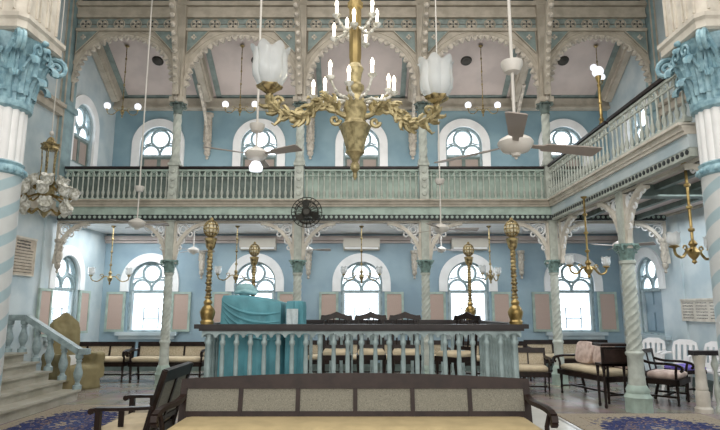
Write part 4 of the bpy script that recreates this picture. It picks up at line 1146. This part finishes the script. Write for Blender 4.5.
m = MB(); m.loft([[V((x, y, z)) for x, y in ((-a, -b), (a, -b), (a, b), (-a, b))] for a, b, z in ((.24, .22, .5), (.25, .23, .54), (.2, .18, .58))]); m.build('cushion', 'purple', root, angle=70)
tag(root, 'low dark stool with purple patterned seat before the white plastic chairs', 'stool')

def plastic_chair():
    root = empty('plastic_chair'); sh = .43
    m = MB(); m.loft([[V((x, y, z)) for x, y in ((-.22, -.22), (.22, -.22), (.2, .2), (-.2, .2))] for z in (sh-.03, sh)]); m.build('seat', 'plastic', root)
    for s in (-1, 1):
        for y in (-1, 1):
            m = MB(); m.bar((s*.24, y*.24, 0), (s*.2, y*.19, sh-.02), .045, .03); m.build('leg', 'plastic', root, smooth=False)
        m = MB(); m.tube([(s*.24, .22, .66), (s*.26, 0, .66), (s*.25, -.2, .63), (s*.22, -.22, .42)], .022, 6); m.build('arm', 'plastic', root)
    T = TR(0, .2, sh) @ RX(-.2)
    sl_ = [[(-.15+.1*i-.022, .1), (-.15+.1*i+.022, .1), (-.15+.1*i+.022, .38), (-.15+.1*i-.022, .38)] for i in range(4)]
    m = MB(); m.flat([[(-.2, 0), (.2, 0), (.23, .3), (.2, .43), (.1, .48), (-.1, .48), (-.2, .43), (-.23, .3)]]+sl_, .025, T); m.build('backrest', 'plastic', root, smooth=False)
    return root
q0 = plastic_chair()
for i, (x, y, rz, l) in enumerate(((6.0, 11.95, -.9, 'farthest left'), (6.3, 11.3, -.9, 'second'), (6.45, 10.62, -1.1, 'third'), (6.47, 9.9, -1.3, 'nearest, behind the dark-topped post'))):
    o = q0 if i == 0 else copy_tree(q0)
    place(o, (x, y, 0), rz, sc=1.08); tag(o, 'white plastic slatted chair by the right wall, %s of the four' % l, 'chair', 'white plastic chairs by the right wall')

# armchair under an olive dust cover
root = empty('covered_armchair', (-5.9, 11.66, 0), 1.05); root.scale = (.9, .88, 1)
m = MB()
def rbox(c, s):
    r = min(s)*.25
    x, y, z = s[0]/2, s[1]/2, s[2]/2
    m.loft([[V((c[0]+a*px, c[1]+b*py, c[2]+zz)) for px, py in ((-x+r, -y), (x-r, -y), (x, -y+r), (x, y-r), (x-r, y), (-x+r, y), (-x, y-r), (-x, -y+r))] for a, b, zz in ((1.03, 1.03, -z), (1, 1, 0), (1, 1, z-r*.6), (.9, .86, z))])
rbox((0, -.08, .22), (.92, .86, .48)); rbox((-.42, -.06, .45), (.2, .86, .5)); rbox((.42, -.06, .45), (.2, .86, .5))
m.loft([[V((px*s, .28+dy+py, z)) for px, py in ((-.33, -.06), (.33, -.06), (.34, .09), (-.34, .09))] for s, dy, z in ((1.02, 0, .1), (1, .02, .7), (1, .07, 1.16), (.95, .1, 1.3), (.5, .12, 1.42), (.05, .13, 1.5))])
ob = m.build('dust_cover', 'olive', root)
md = ob.modifiers.new('r', 'REMESH'); md.mode = 'VOXEL'; md.voxel_size = .025; md.use_smooth_shade = True
md = ob.modifiers.new('s', 'SMOOTH'); md.factor = .6; md.iterations = 3
tx = bpy.data.textures.new('folds', 'CLOUDS'); tx.noise_scale = .22
md = ob.modifiers.new('d', 'DISPLACE'); md.texture = tx; md.strength = .07; md.mid_level = .5
m = MB()
for x in (-.36, .36):
    for y in (-.42, .28): m.box((x, y, .03), (.06, .06, .06))
m.build('feet', 'wood', root, smooth=False)
m = MB(); m.box((.05, -.12, .52), (.3, .03, .24), T=RX(-.2)); m.build('paper_sheet', 'white', root, smooth=False)
tag(root, 'armchair with pointed back under an olive dust cover, beside the marble stairs', 'armchair')

# ------------------------------------------------------------------ marble staircase at left
root = empty('marble_staircase', (-5.03, 10.22, 0))
zs_ = [.18, .34, .5, .66, .82]; xs_ = [0, -.28, -.54, -.78, -1.02]
for i, (z, x) in enumerate(zip(zs_, xs_)):
    x1 = xs_[i+1]-.06 if i < 4 else -2.9
    m = MB(); zb = zs_[i-1]-.01 if i else 0
    m.box(((x-2.9)/2 if i == 4 else (x+x1)/2-.1, -2.1, (z+zb)/2), ((x-x1)+.2 if i < 4 else x+2.9, 4.2, z-zb)); 
    m.box((x-.05+.03, -2.1, z-.015), (.14, 4.24, .035))
    m.build('step', 'marble', root, smooth=False)
m = MB()
P = [(-1.75, 0, 1.43), (-1.02, 0, 1.43), (-.02, 0, .83), (.14, 0, .83)]
for i in range(3): m.bar(P[i], P[i+1], .16, .1)
m.build('handrail', 'stone', root, smooth=False)
vase = [(.075, 0), (.075, .06), (.05, .07), (.035, .11), (.07, .2), (.078, .26), (.05, .36), (.038, .42), (.055, .45), (.04, .47), (.065, .5), (.065, .56)]
first = None
for i, (x, z) in enumerate(((-.02, .18), (-.3, .34), (-.56, .5), (-.8, .66), (-1.06, .82), (-1.32, .82), (-1.58, .82))):
    if first is None:
        b = MB(); b.lathe(vase, n=12); first = q = b.build('baluster', 'stone', root)
    else: q = first.copy(); COL.objects.link(q); q.parent = root
    q.location = (x, 0, z)
    top = .83+max(0, min(1, (-.02-x)/1.0))*.6-.045
    q.scale = (1, 1, (top-z)/.56)
tag(root, 'grey marble staircase with vase balusters rising at the left edge', 'staircase')

# railing and post at the right edge
root = empty('end_railing', (5.33, 9.02, 0))
m = MB(); m.lathe([(.13, 0), (.13, .06), (.1, .09), (.105, .3), (.085, .33), (.095, .36), (.085, .39), (.07, .7), (.085, .78), (.1, .84), (.1, .87)], n=14); m.build('post', 'cream_l', root)
m = MB(); m.box((.48, 0, .9), (1.2, .16, .07)); m.build('handrail', 'rail', root, smooth=False)
for i in range(5):
    m = MB(); m.lathe([(.05, 0), (.05, .06), (.025, .1), (.05, .28), (.03, .5), (.025, .62), (.06, .72), (.04, .78), (.03, .87)], (.24+i*.2, 0, 0), n=10); m.build('baluster', 'sage_l', root)
tag(root, 'cream turned post with dark handrail and pale balusters at the right edge', 'railing')

# ------------------------------------------------------------------ carpets
for nm, (x0, y0, x1, y1), rz, l in (('carpet', (-4.95, 6.6, -3.3, 9.6), 0, 'blue and beige patterned carpet at the foot of the marble stairs'), ('carpet', (2.95, 6.7, 5.15, 8.85), 0, 'blue and beige medallion carpet on the floor at right')):
    m = MB(); w_, h_ = x1-x0, y1-y0
    m.loft([[V((sx*(w_/2)*k, sy*(h_/2)*k, z)) for sx, sy in ((-1, -1), (1, -1), (1, 1), (-1, 1))] for k, z in ((1, 0), (1, .008), (.995, .012))])
    cm = carpet_mat('carpet_'+('left' if x0 < 0 else 'right'))
    o = m.build(nm, cm, smooth=False); o.location = ((x0+x1)/2, (y0+y1)/2, .002); tag(o, l, 'carpet')

# ------------------------------------------------------------------ plaques on the side walls
def plaque(name, loc, rz, w_, h_, rows, heads, cols, mat, label):
    root = empty(name, loc, rz)
    m = MB(); m.box((0, 0, 0), (w_, .04, h_)); m.build('tablet', mat, root, smooth=False)
    m = MB(); m.box((0, -.005, h_/2+.02), (w_+.05, .06, .04)); m.box((0, -.002, -h_/2-.01), (w_+.03, .05, .02))
    for s in (-1, 1): m.box((s*(w_/2+.005), -.002, 0), (.02, .048, h_+.01))
    m.build('frame', 'cream_l', root, smooth=False)
    m = MB(); rnd = random.Random(3)
    cw = w_/cols
    for c_ in range(cols):
        for r_ in range(rows):
            z = h_/2-(r_+.8)*h_/(rows+.6); hd = r_ < heads
            x = -w_/2+cw*c_+cw*(.22 if hd else .09); xe = -w_/2+cw*(c_+1)-cw*(.22 if hd else .09)
            while x < xe-.02:
                l_ = min(rnd.uniform(.012, .03 if not hd else .05), xe-x); m.box((x+l_/2, -.022, z+rnd.uniform(-.003, .003)), (l_, .004, (.035 if hd else .016)*rnd.uniform(.7, 1.1))); x += l_+rnd.uniform(.008, .016)
    m.build('lettering', 'ink', root, smooth=False)
    tag(root, label, 'plaque')
M['ink'] = paint('faded_ink', '#5a5550', .6, var=.2, scale=20)
plaque('wall_plaque', (-XW+.025, 11.14, 2.62), PI/2, .82, .72, 11, 3, 1, 'plaque', 'old beige inscribed plaque high on the left wall above the stairs')
plaque('wall_board', (XW-.03, 11.25, 1.55), -PI/2, 1.4, .4, 6, 0, 3, 'cream_l', 'cream board of three lettered columns on the right wall')

# ------------------------------------------------------------------ light and camera
wd = bpy.data.worlds.new('sky'); scn.world = wd; wd.use_nodes = True
bg = wd.node_tree.nodes['Background']; bg.inputs['Color'].default_value = (.97, .985, 1, 1); bg.inputs['Strength'].default_value = 4.2
def area(name, loc, rot, sx, sy, e, col=(1, 1, 1)):
    l = bpy.data.lights.new(name, 'AREA'); l.shape = 'RECTANGLE'; l.size = sx; l.size_y = sy; l.energy = e; l.color = col
    o = bpy.data.objects.new(name, l); COL.objects.link(o); o.location = loc; o.rotation_euler = rot; return o
area('nave_fill', (0, 5.5, 9.3), (0, 0, 0), 8, 9, 620, (1, .97, .93))  # added fill below the nave ceiling, evens out the hall
area('front_fill', (0, -2.6, 4.4), (PI/2, 0, 0), 11, 6, 620, (1, .97, .93))  # added fill from behind the camera
area('left_aisle_fill', (-5.6, 13.4, 3.5), (0, 0, 0), 2, 1.6, 55, (.97, .99, 1))  # added fill to brighten the left aisle
area('right_aisle_fill', (5.7, 9.5, 3.45), (0, 0, 0), 1.6, 5, 90, (.95, .98, 1))  # added fill for the right aisle, under the side gallery
area('back_aisle_fill', (0, 13.4, 3.5), (0, 0, 0), 8, 1.2, 80, (.95, .98, 1))  # added fill for the aisle below the back gallery
area('gallery_fill', (0, 13.3, 4.3), (PI, 0, 0), 12, 1.6, 130, (1, .96, .93))  # added upward fill for the sloping ceiling, hidden behind the balustrade
cam = bpy.data.cameras.new('camera'); co = bpy.data.objects.new('camera', cam); COL.objects.link(co); scn.camera = co
cam.sensor_fit = 'HORIZONTAL'; cam.sensor_width = 36; cam.lens = 36*555/720; cam.shift_x = -1.5/720; cam.clip_end = 100; cam.clip_start = .05
co.location = (0, 0, 1.6); co.rotation_euler = (PI/2+math.atan(93/555), 0, 0)
scn.view_settings.view_transform = 'Standard'; scn.view_settings.look = 'Medium Contrast'; scn.view_settings.exposure = 0
